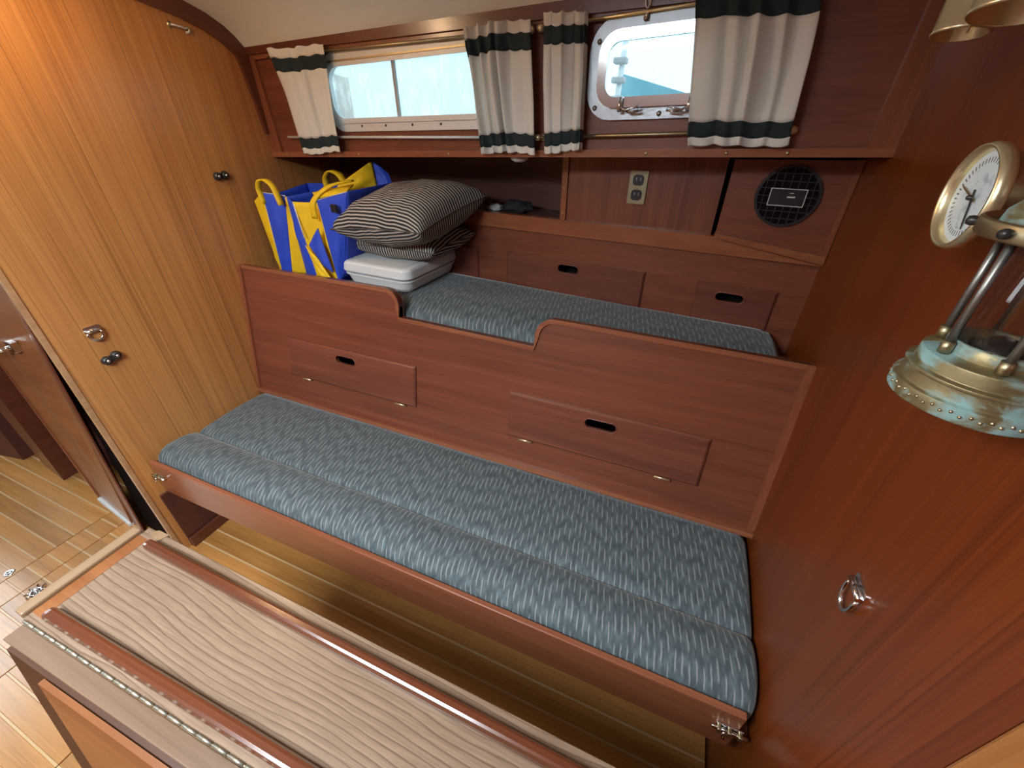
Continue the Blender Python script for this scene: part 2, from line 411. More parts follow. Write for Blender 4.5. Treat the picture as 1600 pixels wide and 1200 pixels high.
# ================================================================ STRUCTURE
# floor with separate planks and pale inlay strips
g = Geo().box(-3.75, 1.9, -1.75, 2.05, -0.06, -0.006)
floor = build('floor', g, M['darkwood'], kind='structure')
PIT, GAP = 0.0615, 0.0065
segs_all = [(-3.70, -2.084), (-2.080, -1.967), (-1.963, -1.672), (-1.668, -1.254), (-1.250, 0.33)]
plank_mesh = {}
def plank_obj(name, x0, x1, y0, y1, mat, top):
    key = (name, round(x1-x0, 3), round(y1-y0, 4))
    if key not in plank_mesh:
        gg = Geo().box(-(x1-x0)/2, (x1-x0)/2, -(y1-y0)/2, (y1-y0)/2, -0.006, top, 0.0008, seg=1)
        me = bpy.data.meshes.new(name); me.from_pydata([tuple(v) for v in gg.v], [], gg.f); me.materials.append(mat)
        plank_mesh[key] = me
    o = bpy.data.objects.new(name, plank_mesh[key]); COL.objects.link(o); o.parent = floor
    o.location = Vector(((x0+x1)/2, (y0+y1)/2, 0)) - ROOTS[floor.name]
for i in range(-8, 8):
    y0 = 0.1085 + PIT*i
    for k, (x0, x1) in enumerate(segs_all):
        if True:
            if i >= 4:                       # under the settee the planks run through unbroken
                if k in (2, 4): continue
                if k == 3: x0, x1 = -1.963, 0.33
            if i == 4 and k == 3: plank_obj('plank', -1.963, -1.672, y0-PIT/2, y0, M['plank'], 0.0)
            sh = -PIT/2 if k in (1, 2) else 0.0
            plank_obj('plank', x0, x1, y0+sh+GAP, y0+sh+PIT, M['plank'], 0.0)
            plank_obj('inlay_strip', x0, x1, y0+sh, y0+sh+GAP, M['inlay'], 0.0004)
# left bulkhead: outline in (Y, Z); its inboard edge leans a little, its top follows the headliner
def ceil_prof(X):
    s = -0.0987*(X-XL)*0.9
    return [(1.335+s, 1.650), (1.308+s, 1.678), (1.275+s, 1.702), (1.225+s, 1.726), (1.150+s, 1.749), (1.03+s*.8, 1.772), (0.85+s*.5, 1.793), (0.5, 1.818), (0.1, 1.838), (-0.4, 1.842), (-1.0, 1.828), (-1.72, 1.77)]
top = [p for p in ceil_prof(XL) if p[0] > 0.47]
out = [(0.418, 0.0), (1.85, 0.0), (1.85, 1.60), (1.36, 1.645)] + top + [(0.449, 1.815)]
Lmap = lambda y, z, d: Vector((XL+d, y, z))
wall_left = build('wall_left', Geo().plate(out, [], Lmap, -0.013, 0.0), M['teak'], kind='structure')
g = Geo()      # pale solid-wood edge of the bulkhead beside the doorway
g.hexa([(XL-0.013, 0.412, 0), (XL+0.002, 0.412, 0), (XL+0.002, 0.424, 0), (XL-0.013, 0.424, 0),
        (XL-0.013, 0.444, 1.81), (XL+0.002, 0.444, 1.81), (XL+0.002, 0.456, 1.81), (XL-0.013, 0.456, 1.81)])
build('edge_trim', g, M['palewood'], wall_left)
# dark curved arch trim on the bulkhead under the headliner
arch = [(1.375, 1.40), (1.365, 1.50), (1.350, 1.60)] + [p for p in ceil_prof(XL) if p[0] > 0.0]  # lower leg is shading on the bulkhead, put in as dark trim
def inset(pts, w):
    o = []
    for i, p in enumerate(pts):
        a = pts[max(i-1, 0)]; b = pts[min(i+1, len(pts)-1)]
        t = Vector((b[0]-a[0], b[1]-a[1])).normalized(); o.append((p[0]-t.y*w*1.0, p[1]+t.x*w*1.0))
    return o
inn = inset(arch, 0.048)
inn = [(y, z) for y, z in inn]
g = Geo().plate(arch + inn[::-1], [], Lmap, 0.0, 0.014)
build('trim_1', g, M['trim_dark'], kind='structure')
# baseboard of the left bulkhead under the settee
build('baseboard_left', Geo().box(XL+0.0115, XL+0.024, 0.452, 0.638, 0.0, 0.050, 0.003), M['trim_dark'], kind='structure')
# right bulkhead with pale door-jamb trim
Rmap = lambda y, z, d: Vector((XR-d, y, z))
build('wall_right', Geo().plate([(0.285, 0), (1.65, 0), (1.65, 1.62), (1.2, 1.72), (0.9, 1.79), (0.285, 1.83)], [], Rmap, -0.022, 0.0), M['redteak'], kind='structure')
g = Geo().box(XR-0.012, XR+0.03, 0.215, 0.276, 0, 1.825, 0.004)
build('trim_2', g, M['jamb'], kind='structure')
# ceiling (headliner) with the open deck hatch above the cabin
NX = 24
def ceil_pt(a, b):
    X = -3.72 + a*(1.9+3.72); pr = ceil_prof(max(min(X, XR), XL)); t = b*(len(pr)-1); i = min(int(t), len(pr)-2); f = t-i
    y = pr[i][0]*(1-f)+pr[i+1][0]*f; z = pr[i][1]*(1-f)+pr[i+1][1]*f
    return Vector((X, y, z + 0.010*max(0, min(1, (X-XL)/1.9))))
HX0, HX1, HY0, HY1 = -1.13, -0.43, -0.93, -0.23
g = Geo(); xs = [-3.72, -2.6, XL, -1.4, HX0, HX1, 0.0, XR, 1.9]
rows = ceil_prof(XL); nb = len(rows)
ys_extra = [0.0]
for i in range(len(xs)-1):
    for side in (0,):
        X0, X1 = xs[i], xs[i+1]
        def line(X):
            pr = ceil_prof(max(min(X, XR), XL)); pr = pr[:8] + [(0.1, 1.838), (HY1, 1.841), (HY0, 1.830), (-1.1, 1.824), (-1.72, 1.77)]
            dz = 0.010*max(0, min(1, (X-XL)/1.9)); return [Vector((X, y, z+dz)) for y, z in pr]
        A, B = line(X0), line(X1)
        for j in range(len(A)-1):
            if abs(X0-HX0) < 1e-6 and j == 9: continue
            g.add([A[j], B[j], B[j+1], A[j+1]], [(0, 1, 2, 3)], True)
ceiling = build('ceiling', g, M['liner'], kind='structure')
g = Geo()
for a in ((HX0-0.03, HX0, HY0-0.03, HY1+0.03), (HX1, HX1+0.03, HY0-0.03, HY1+0.03), (HX0, HX1, HY0-0.03, HY0), (HX0, HX1, HY1, HY1+0.03)):
    g.box(*a, 1.83, 1.93)
build('trim_3', g, M['gel'], kind='structure')
# rest of the cabin shell, behind the camera and in the cabins beyond
build('wall_front', Geo().box(-3.74, 1.92, -1.74, -1.70, 0, 1.80), M['mahog_v'], kind='structure')
build('wall_forward_cabin', Geo().box(1.88, 1.92, -1.70, 1.66, 0, 1.85), M['teak'], kind='structure')
build('wall_opposite_bulkhead', Geo().box(XL-0.022, XL, -1.70, -0.62, 0, 1.80), M['teak'], kind='structure')
g = Geo(); g.box(-3.74, -3.70, -1.70, -0.68, 0, 1.85); g.box(-3.74, -3.70, 0.18, 1.7, 0, 1.85); g.box(-3.74, -3.70, -0.68, 0.18, 0, 0.85)
build('wall_companionway', g, M['mahog_v'], kind='structure')
build('wall_hull', Geo().plate([(-3.74, 0.0), (1.9, 0.0), (1.9, 1.66), (XR+0.02, 1.66), (XR+0.02, lowW(XR)+0.014), (XL-0.02, lowW(XL)+0.014), (XL-0.02, 1.66), (-3.74, 1.66)], [], lambda x, z, d: Hmap(x, z, -0.17+d), -0.02, 0.0), M['darkwood'], kind='structure')

# window panel with two real openings
w1o = rrect(-1.212, -0.575, 1.437, 1.600, 0.050, slope=0.022)
w2o = rrect(-0.285, 0.020, 1.468, 1.612, 0.040, slope=0.030)
outer = [(XL, lowW(XL)), (XR, lowW(XR)), (XR, 1.678), (XL, 1.662)]
wall_back = build('wall_back', Geo().plate(outer, [w1o, w2o], Wmap, -0.022, 0.0), M['mahog'], kind='structure')
def strip(x0, x1, f0, f1, d0, d1, mp=Wmap, n=10):
    g = Geo(); u = [x0+(x1-x0)*k/n for k in range(n+1)]
    return g.plate([(x, f0(x)) for x in u] + [(x, f1(x)) for x in reversed(u)], [], mp, d0, d1)
build('lower_lip', strip(XL, XR, lowW, lambda x: lowW(x)+0.017, -0.004, 0.017), M['trim'], wall_back)
build('top_moulding', strip(XL, XR, lambda x: 1.632+0.008*(x-XL), lambda x: 1.664+0.008*(x-XL), 0.0, 0.020), M['trim_dark'], wall_back)
build('upper_bead', strip(XL, XR, lambda x: 1.618+0.008*(x-XL), lambda x: 1.632+0.008*(x-XL), 0.0, 0.010), M['trim'], wall_back)
g = Geo().plate([(0.288, lowW(0.29)+0.015), (XR, lowW(XR)+0.015), (XR, 1.675), (0.296, 1.675)], [], Wmap, 0, 0.018); build('end_moulding', g, M['trim_v'], wall_back)
g = Geo().plate([(XL, lowW(XL)+0.015), (XL+0.055, lowW(XL)+0.015), (XL+0.035, 1.66), (XL, 1.66)], [], Wmap, 0, 0.012); build('end_moulding', g, M['trim_v'], wall_back)
# soffit behind the lip
g = Geo().hexa([Wmap(XL, lowW(XL)+0.001, -0.02), Wmap(XR, lowW(XR)+0.001, -0.02), Hmap(XR, lowW(XR)+0.001, -0.168), Hmap(XL, lowW(XL)+0.001, -0.168),
                Wmap(XL, lowW(XL)+0.016, -0.02), Wmap(XR, lowW(XR)+0.016, -0.02), Hmap(XR, lowW(XR)+0.016, -0.168), Hmap(XL, lowW(XL)+0.016, -0.168)])
build('soffit', g, M['darkwood'], wall_back)
for k, x in enumerate((-1.50, -1.12, -0.74, -0.40, -0.145, 0.035, 0.155)):
    p = Wmap(x, lowW(x)+0.008, 0.017)
    g = Geo().lathe([(0.0, 0.0012), (0.003, 0.001), (0.0038, 0.0)], T(*p) @ Matrix.Rotation(PI/2, 4, 'X'), 10); build('screw_head', g, M['oldbrass'], wall_back)

# window 1: long aluminium-framed sliding window
win1 = build('window_1', Geo().plate(rrect(-1.238, -0.549, 1.411, 1.626, 0.070, slope=0.022), [rrect(-1.205, -0.582, 1.444, 1.593, 0.046, slope=0.022)], Wmap, -0.012, 0.008), M['alu'], kind='structure')
build('inner_rim', Geo().plate(rrect(-1.214, -0.573, 1.435, 1.602, 0.054, slope=0.022), [rrect(-1.200, -0.587, 1.449, 1.588, 0.043, slope=0.022)], Wmap, 0.008, 0.013), M['alu'], win1)
build('pane', Geo().plate(rrect(-1.206, -0.581, 1.443, 1.594, 0.046, slope=0.022), [], Wmap, -0.010, -0.006), M['pane'], win1)
build('pane_edge', Geo().plate([(-0.935, 1.447), (-0.925, 1.447), (-0.925, 1.592), (-0.935, 1.592)], [], Wmap, -0.006, 0.003), M['greypl'], win1)
build('track', strip(-1.20, -0.58, lambda x: 1.600+0.022*(x+0.89), lambda x: 1.6045+0.022*(x+0.89), 0.008, 0.016), M['oldbrass'], win1)
for x in (-1.09, -0.985, -0.875, -0.765):
    p = Wmap(x, 1.4265+0.022*(x+0.89), 0.008); build('screw_head', Geo().lathe([(0.0, 0.0015), (0.0035, 0.001), (0.004, 0.0)], T(*p) @ Matrix.Rotation(PI/2, 4, 'X'), 10), M['bronze'], win1)
# window 2: chromed opening portlight
sl = 0.030
win2 = build('window_2', Geo().plate(rrect(-0.311, 0.046, 1.442, 1.640, 0.062, slope=sl), [rrect(-0.272, 0.007, 1.481, 1.600, 0.034, slope=sl)], Wmap, -0.012, 0.012), M['cast'], kind='structure')
build('inner_rim', Geo().plate(rrect(-0.286, 0.021, 1.467, 1.614, 0.046, slope=sl), [rrect(-0.265, 0.000, 1.488, 1.593, 0.028, slope=sl)], Wmap, 0.010, 0.024), M['chrome'], win2)
build('pane', Geo().plate(rrect(-0.274, 0.009, 1.479, 1.602, 0.036, slope=sl), [], Wmap, -0.008, -0.003), M['clear'], win2)
for x, z in ((-0.290, 1.592), (-0.288, 1.464), (-0.190, 1.626), (-0.080, 1.630), (-0.130, 1.452), (0.03, 1.458)):
    p = Wmap(x, z, 0.012); build('screw_head', Geo().lathe([(0.0, 0.003), (0.005, 0.002), (0.006, 0.0)], T(*p) @ Matrix.Rotation(PI/2, 4, 'X'), 12), M['steel'], win2)
for x, sgn in ((-0.222, 1), (-0.066, -1)):
    z0 = 1.462
    g = Geo().tube([Wmap(x, z0+0.022, 0.03), Wmap(x, z0+0.004, 0.032), Wmap(x, z0-0.006, 0.03)], 0.0055, 8)
    g.tube([Wmap(x, z0+0.004, 0.034), Wmap(x+sgn*0.014, z0-0.003, 0.038), Wmap(x+sgn*0.032, z0+0.001, 0.040), Wmap(x+sgn*0.044, z0+0.004, 0.038), Wmap(x+sgn*0.046, z0-0.004, 0.038), Wmap(x+sgn*0.032, z0-0.006, 0.038), Wmap(x+sgn*0.018, z0-0.006, 0.036)], 0.0026, 7)
    build('latch_dog', g, M['chrome'], win2)
g = Geo().tube([Wmap(-0.188, 1.622, 0.018), Wmap(-0.188, 1.634, 0.022)], 0.004, 8); build('hold_open_catch', g, M['chrome'], win2)

# ================================================================ SETTEE
settee = thing('settee', (-0.63, 0.72, 0.0), 'mahogany settee base with long front rail beneath the lower dashed cushion', 'settee')
g = Geo().box(XL+0.008, XR-0.028, 0.478, 0.4935, 0.288, 0.436, 0.003)
rail = build('front_rail', g, M['rail'], settee)
build('seat_board', Geo().box(XL+0.002, XR-0.004, 0.4935, 0.938, 0.335, 0.352), M['mahog'], settee)
build('side_panel', Geo().box(XL+0.001, XL+0.011, 0.452, 0.638, 0.0, 0.286, 0.001), M['darkwood'], settee, 'dark sheet for shade on the bulkhead foot')  # shade below the cushion, put on the bulkhead as a dark sheet
build('base_panel', Geo().box(XL+0.002, XR-0.004, 0.640, 0.655, 0.0, 0.335), M['mahog'], settee)
def barrel_bolt(x, sgn, lab):
    t = thing('barrel_bolt', (x, 0.478, 0.358), lab, 'bolt', 'barrel bolts on the settee rail')
    y = 0.478
    build('plate', Geo().box(x-0.026, x+0.026, y-0.003, y, 0.362, 0.386, 0.001), M['chrome'], t)
    build('rod', Geo().tube([(x-0.034, y-0.008, 0.376), (x+0.034, y-0.008, 0.376)], 0.0042, 10), M['chrome'], t)
    for dx in (-0.02, 0.0, 0.02): build('strap', Geo().box(x+dx-0.004, x+dx+0.004, y-0.0145, y-0.001, 0.368, 0.383, 0.002), M['oldbrass'], t)
    build('knob', Geo().tube([(x-0.010, y-0.008, 0.376), (x-0.010, y-0.018, 0.362)], [0.003, 0.0045], 8), M['chrome'], t)
barrel_bolt(XR-0.046, 1, 'chrome barrel bolt on the rail end against the dark right bulkhead')
barrel_bolt(XL+0.034, -1, 'chrome barrel bolt on the rail end beside the orange teak bulkhead')

def cushion(name, prof, x0f, x1f, label, rnd, nx=90, bow=None):
    # prof: list of (Y, Z); swept along X, ends rounded over; uv in metres
    L = [0.0]
    for a, b in zip(prof, prof[1:]): L.append(L[-1] + math.hypot(b[0]-a[0], b[1]-a[1]))
    zb = min(p[1] for p in prof)
    yc = sum(p[0] for p in prof)/len(prof)
    us = []
    for k in range(6): us.append(rnd*(1-math.cos(PI/2*k/6)))
    def xs(y):
        a, b = x0f(y), x1f(y); m = nx
        v = [a + q for q in us] + [a+rnd + (b-a-2*rnd)*k/m for k in range(m+1)] + [b - q for q in reversed(us)]
        return v, a, b
    n = len(xs(prof[0][0])[0])
    vs = []; uvs = []; fs = []
    for j, (y, z) in enumerate(prof):
        X, a, b = xs(y)
        for x in X:
            e = min(x-a, b-x); drop = 0.0
            if e < rnd: drop = rnd - math.sqrt(max(0, rnd*rnd-(rnd-e)**2))
            h = (z-zb)
            zz = z - drop*min(1, h/0.05)
            yy = y + 0.022*drop/rnd*max(0.0, min(1.0, (0.60-y)/0.08))
            nz = noise.noise(Vector((x*5, y*5, 1.3)))*0.0035 + noise.noise(Vector((x*13, y*11, 4.3)))*0.0012
            vs.append(Vector((x, yy, zz + nz*min(1, h/0.05)))); uvs.append((x, -L[j]))
    for j in range(len(prof)-1):
        for i in range(n-1):
            q = j*n+i; fs.append((q, q+1, q+n+1, q+n))
    g = Geo().add(vs, fs, True, uvs)
    for i in (0, n-1):
        ring = [vs[j*n+i] for j in range(len(prof))]; g.add(ring, [tuple(range(len(prof)))])
    return build(name, g, M['fabric'], None, label, 'cushion')
pf = [(0.938, 0.354), (0.945, 0.39), (0.952, 0.425), (0.948, 0.437), (0.92, 0.445), (0.85, 0.449), (0.77, 0.450), (0.71, 0.449), (0.68, 0.448), (0.664, 0.445), (0.657, 0.440), (0.654, 0.432),
      (0.651, 0.440), (0.645, 0.447), (0.635, 0.454), (0.615, 0.461), (0.590, 0.466), (0.562, 0.467), (0.540, 0.465), (0.522, 0.458), (0.509, 0.448), (0.501, 0.436), (0.497, 0.420), (0.497, 0.395), (0.500, 0.354)]
cushion('settee_cushion', pf, lambda y: XL+0.004, lambda y: XR-0.006, 'long blue-grey dashed settee cushion with rolled front edge on the lower seat', 0.028)

# ================================================================ PILOT BERTH FRONT (reclined back panel of the settee)
berth = thing('pilot_berth', (-0.63, 1.0, 0.45), 'mahogany berth front with stepped curved top edge behind the lower cushion', 'berth')
def arc(cx, cy, r, a0, a1, n=8): return [(cx+r*math.cos(math.radians(a0+(a1-a0)*k/n)), cy+r*math.sin(math.radians(a0+(a1-a0)*k/n))) for k in range(n+1)]
R1 = 0.055
topline = [(XL, 0.970), (-0.900, 0.970)] + arc(-0.900, 0.970-R1, R1, 90, 0)[1:] + [(-0.845, 0.882), (-0.362, 0.872)] + [(-0.362, 0.905)] + arc(-0.362+R1, 0.905, R1, 180, 90)[1:] + [(XR, 0.953)]
topline = [(x, z if i < 12 else z) for i, (x, z) in enumerate(topline)]
doorA = (-1.378, -0.780, 0.570, 0.722); doorB = (-0.424, 0.167, 0.562, 0.713)
hole = lambda D, m=0.014: [(D[0]+m, D[2]+m), (D[1]-m, D[2]+m), (D[1]-m, D[3]-m), (D[0]+m, D[3]-m)]
outl = [(XL, 0.450), (XR, 0.450)] + topline[::-1]
build('front_board', Geo().plate(outl, [hole(doorA), hole(doorB)], Pmap, -0.018, 0.0), M['mahog'], berth)
# cap rail following the stepped edge
def ribbon(pts, w, mp, d0, d1):
    up = inset([(x, z) for x, z in pts], -w)
    g = Geo(); n = len(pts)
    for i in range(n-1):
        a, b, c, e = pts[i], pts[i+1], up[i+1], up[i]
        g.hexa([mp(*a, d1), mp(*b, d1), mp(*b, d0), mp(*a, d0), mp(*e, d1), mp(*c, d1), mp(*c, d0), mp(*e, d0)])
    return g
build('cap_rail', ribbon(topline, 0.013, Pmap, -0.024, 0.006), M['rail'], berth)
build('bottom_moulding', Geo().plate([(XL, 0.452), (XR, 0.452), (XR, 0.466), (XL, 0.466)], [], Pmap, 0.0, 0.012), M['rail'], berth)
build('end_moulding', Geo().plate([(XR-0.018, 0.476), (XR, 0.476), (XR, 0.952), (XR-0.018, 0.952)], [], Pmap, 0.0, 0.010), M['trim_v'], berth)
build('end_moulding', Geo().plate([(XL, 0.476), (XL+0.016, 0.476), (XL+0.016, 0.968), (XL, 0.968)], [], Pmap, 0.0, 0.010), M['trim_v'], berth)
def stadium(cx, cz, w, h, n=8):
    r = h/2; return arc(cx+w/2-r, cz, r, -90, 90, n) + arc(cx-w/2+r, cz, r, 90, 270, n)
def locker_door(D, slot, mp, parent, hinges, proud=0.010, mat=None, label=None):
    b = 0.006
    o = [(D[0], D[2]), (D[1], D[2]), (D[1], D[3]), (D[0], D[3])]
    i = [(D[0]+b, D[2]+b), (D[1]-b, D[2]+b), (D[1]-b, D[3]-b), (D[0]+b, D[3]-b)]
    g = Geo(); H = stadium(*slot)
    g.plate(i, [H], mp, -0.004, proud)
    vs = [mp(u, v, proud) for u, v in i] + [mp(u, v, proud-0.005) for u, v in o] + [mp(u, v, 0.0005) for u, v in o]
    g.add(vs, [(k, (k+1) % 4, 4+(k+1) % 4, 4+k) for k in range(4)] + [(4+k, 4+(k+1) % 4, 8+(k+1) % 4, 8+k) for k in range(4)])
    d = build('locker_door', g, mat or M['door'], parent, label)
    # finger-hole edge, rounded lip
    ring = [mp(u, v, proud-0.0005) for u, v in H]
    build('finger_hole_lip', Geo().tube(ring, 0.0022, 6, closed=True), M['door'], d)
    for hx in hinges:
        build('hinge', Geo().tube([mp(hx-0.022, D[2]-0.001, proud+0.001), mp(hx+0.022, D[2]-0.001, proud+0.001)], 0.0035, 8), M['brass'], d, 'brass hinge knuckle')
    return d
locker_door(doorA, (-1.087, 0.684, 0.092, 0.030), Pmap, berth, (-1.29, -0.845))
locker_door(doorB, (-0.129, 0.675, 0.096, 0.030), Pmap, berth, (-0.357, 0.070))
# hidden liner so that the lockers are dark inside
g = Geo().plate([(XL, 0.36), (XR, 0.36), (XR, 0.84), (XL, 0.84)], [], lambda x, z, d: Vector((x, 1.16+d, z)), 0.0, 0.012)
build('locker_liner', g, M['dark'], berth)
build('berth_board', Geo().box(XL+0.002, XR-0.002, 1.045, 1.30, 0.838, 0.850), M['mahog'], berth)

# berth cushion
def cush_back(x): return Hmap(x, 0, 0.004).y
pb = []
zt = 0.918
g = Geo(); NXc, NV = 80, 22
x0c, x1c = XL+0.02, 0.292
def bc(a, b):
    x = x0c + (x1c-x0c)*a
    yf, yb = 1.062, cush_back(x)
    r = 0.03; Ltot = (yb-yf)
    t = b*(Ltot+2*0.05) - 0.05
    if t < 0: y, z = yf, zt-r*0.6+t
    elif t > Ltot: y, z = yb, zt-r*0.4-(t-Ltot)
    else:
        y = yf+t; e = min(t, Ltot-t)
        z = zt - (0.6*(r-math.sqrt(max(0, r*r-(r-e)**2))) if e < r else 0)
    z -= 0.030*max(0.0, 1-max(t, 0)/0.13)**1.5
    ex = min(x-x0c, x1c-x)
    if ex < 0.03: z -= (0.03-math.sqrt(max(0, 0.0009-(0.03-ex)**2)))*0.8
    if x > 0.24: y = min(y, yb - (x-0.24)*1.0)
    return Vector((x, y, z + noise.noise(Vector((x*5, y*6, 9)))*0.003))
g.grid(bc, NXc, NV, lambda a, b: (a*(x1c-x0c), b*0.45))
for a in (0.0, 1.0):
    e = [bc(a, j/NV) for j in range(NV+1)]; e2 = [Vector((p.x, p.y, 0.850)) for p in e]
    g.add(e+e2, [(j, j+1, NV+2+j, NV+1+j) for j in range(NV)])
build('berth_cushion', g, M['fabric'], None, 'dark dashed berth cushion on the upper shelf behind the stepped berth front', 'cushion')

# berth backrest with lockers, along the hull
back = thing('berth_locker', (-0.6, 1.42, 0.85), 'long mahogany locker front with small doors behind the upper berth cushion', 'locker')
dC = (-0.617, -0.110, 0.905, 1.029); dD = (0.047, 0.264, 0.905, 1.028); dE = (-1.30, -0.745, 0.905, 1.029)
build('backrest_board', Geo().plate([(XL, 0.84), (XR, 0.84), (XR, 1.150), (XL, 1.150)], [hole(dC, 0.010), hole(dD, 0.010), hole(dE, 0.010)], Hmap, -0.016, 0.0), M['mahog'], back)
build('cap_board', Geo().plate([(XL, 1.112), (XR, 1.112), (XR, 1.160), (XL, 1.160)], [], Hmap, -0.016, 0.012), M['trim'], back)
locker_door(dC, (-0.372, 1.000, 0.078, 0.030), Hmap, back, ())
locker_door(dD, (0.145, 0.990, 0.080, 0.028), Hmap, back, ())
locker_door(dE, (-1.02, 1.000, 0.078, 0.030), Hmap, back, ())
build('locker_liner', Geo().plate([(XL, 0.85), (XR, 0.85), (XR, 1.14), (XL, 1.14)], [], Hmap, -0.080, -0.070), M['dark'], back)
g = Geo().hexa([Hmap(XL, 1.146, -0.012), Hmap(XR, 1.146, -0.012), Hmap(XR, 1.146, -0.168), Hmap(XL, 1.146, -0.168), Hmap(XL, 1.156, -0.012), Hmap(XR, 1.156, -0.012), Hmap(XR, 1.156, -0.168), Hmap(XL, 1.156, -0.168)])
build('shelf_board', g, M['darkwood'], back)

# outlet panel, stile and outlet
op = thing('switch_panel', (-0.17, 1.38, 1.16), 'upright-grained mahogany panel carrying the brass socket plate', 'panel')
build('board', Geo().plate([(-0.396, 1.158), (0.051, 1.158), (0.051, lowW(0.05)+0.002), (-0.396, lowW(-0.4)+0.002)], [], Hmap, -0.016, -0.004), M['mahog_v'], op)
st = build('stile', Geo().plate([(-0.416, 1.158), (-0.397, 1.158), (-0.397, lowW(-0.4)+0.002), (-0.416, lowW(-0.4)+0.002)], [], Hmap, -0.03, 0.004), M['trim_v'], op)
for z in (1.18, 1.255, 1.32): build('screw_head', Geo().lathe([(0, 0.0012), (0.0028, 0.001), (0.0034, 0)], T(*Hmap(-0.4065, z, 0.004)) @ Matrix.Rotation(PI/2, 4, 'X'), 10), M['oldbrass'], st)
po = thing('power_outlet', tuple(Hmap(-0.177, 1.226, 0)), 'brass double power socket plate on the upright-grained panel', 'outlet')
build('plate', Geo().plate(rrect(-0.2025, -0.1505, 1.2265, 1.3155, 0.003, 2), [], Hmap, -0.004, 0.002), M['plate'], po)
for zc in (1.291, 1.251):
    s = build('socket', Geo().plate(rrect(-0.1925, -0.1605, zc-0.0145, zc+0.0145, 0.010, 5), [], Hmap, 0.002, 0.0035), M['black'], po)
    for dx in (-0.006, 0.006): build('slot', Geo().plate([(-0.1765+dx-0.001, zc-0.001), (-0.1765+dx+0.001, zc-0.001), (-0.1765+dx+0.001, zc+0.007), (-0.1765+dx-0.001, zc+0.007)], [], Hmap, 0.0035, 0.0039), M['steel'], s)
build('screw_head', Geo().lathe([(0, 0.0016), (0.003, 0.001), (0.0036, 0)], T(*Hmap(-0.1765, 1.271, 0.002)) @ Matrix.Rotation(PI/2, 4, 'X'), 10), M['brass'], po)

# speaker panel
sp = thing('speaker_box', tuple(Hmap(0.19, 1.13, 0)), 'mahogany corner box with tilted lower moulding around the black speaker', 'speaker box')
sp_c = (0.203, 1.276)
build('board', Geo().plate([(0.062, 1.172), (0.333, 1.140), (0.330, 1.361), (0.064, 1.354)], [circ(*sp_c, 0.060, 28)], lambda x, z, d: Hmap(x, z, d), 0.004, 0.022), M['mahog'], sp)
build('lower_moulding', Geo().plate([(0.060, 1.160), (0.333, 1.120), (0.333, 1.141), (0.060, 1.173)], [], Hmap, 0.002, 0.030), M['trim'], sp)
build('end_moulding', Geo().plate([(0.322, 1.142), (0.334, 1.140), (0.334, 1.362), (0.322, 1.362)], [], Hmap, 0.020, 0.026), M['trim_v'], sp)
spk = thing('speaker', tuple(Hmap(*sp_c, 0.022)), 'round black speaker with square-mesh grille and framed badge', 'speaker')
build('rim', Geo().plate(circ(*sp_c, 0.0720, 40), [circ(*sp_c, 0.0655, 40)], Hmap, 0.022, 0.031), M['black'], spk)
build('backing', Geo().plate(circ(*sp_c, 0.0660, 40), [], Hmap, 0.0215, 0.0235), M['dark'], spk)
grille = plain('grille_plastic', (0.030, 0.034, 0.042), 0.35)
g = Geo()
for k in range(-3, 4):
    c = k*0.0175
    h = math.sqrt(max(0, 0.0658**2 - c*c))
    g.plate([(sp_c[0]+c-0.0008, sp_c[1]-h), (sp_c[0]+c+0.0008, sp_c[1]-h), (sp_c[0]+c+0.0008, sp_c[1]+h), (sp_c[0]+c-0.0008, sp_c[1]+h)], [], Hmap, 0.0235, 0.0285)
    g.plate([(sp_c[0]-h, sp_c[1]+c-0.0008), (sp_c[0]+h, sp_c[1]+c-0.0008), (sp_c[0]+h, sp_c[1]+c+0.0008), (sp_c[0]-h, sp_c[1]+c+0.0008)], [], Hmap, 0.0235, 0.0285)
build('grille', g, grille, spk, 'black square mesh', kind='stuff')
bx0, bx1, bz0, bz1 = sp_c[0]-0.040, sp_c[0]+0.040, sp_c[1]-0.022, sp_c[1]+0.019
bd = build('badge', Geo().plate([(bx0, bz0), (bx1, bz0), (bx1, bz1), (bx0, bz1)], [], Hmap, 0.0285, 0.0310), M['black'], spk)
build('badge_frame', Geo().plate([(bx0, bz0), (bx1, bz0), (bx1, bz1), (bx0, bz1)], [[(bx0+0.0018, bz0+0.0018), (bx1-0.0018, bz0+0.0018), (bx1-0.0018, bz1-0.0018), (bx0+0.0018, bz1-0.0018)]], Hmap, 0.031, 0.032), M['alu'], bd)
g = Geo()
for (a, b, h) in ((-0.001, 0.0165, 0.0035), (0.003, 0.012, 0.0016)):
    zc = -0.002 if h > 0.002 else 0.008
    g.plate([(sp_c[0]+a, sp_c[1]+zc), (sp_c[0]+b, sp_c[1]+zc), (sp_c[0]+b+0.001, sp_c[1]+zc+h), (sp_c[0]+a+0.001, sp_c[1]+zc+h)], [], Hmap, 0.031, 0.0316)
build('badge_mark', g, M['alu'], bd)

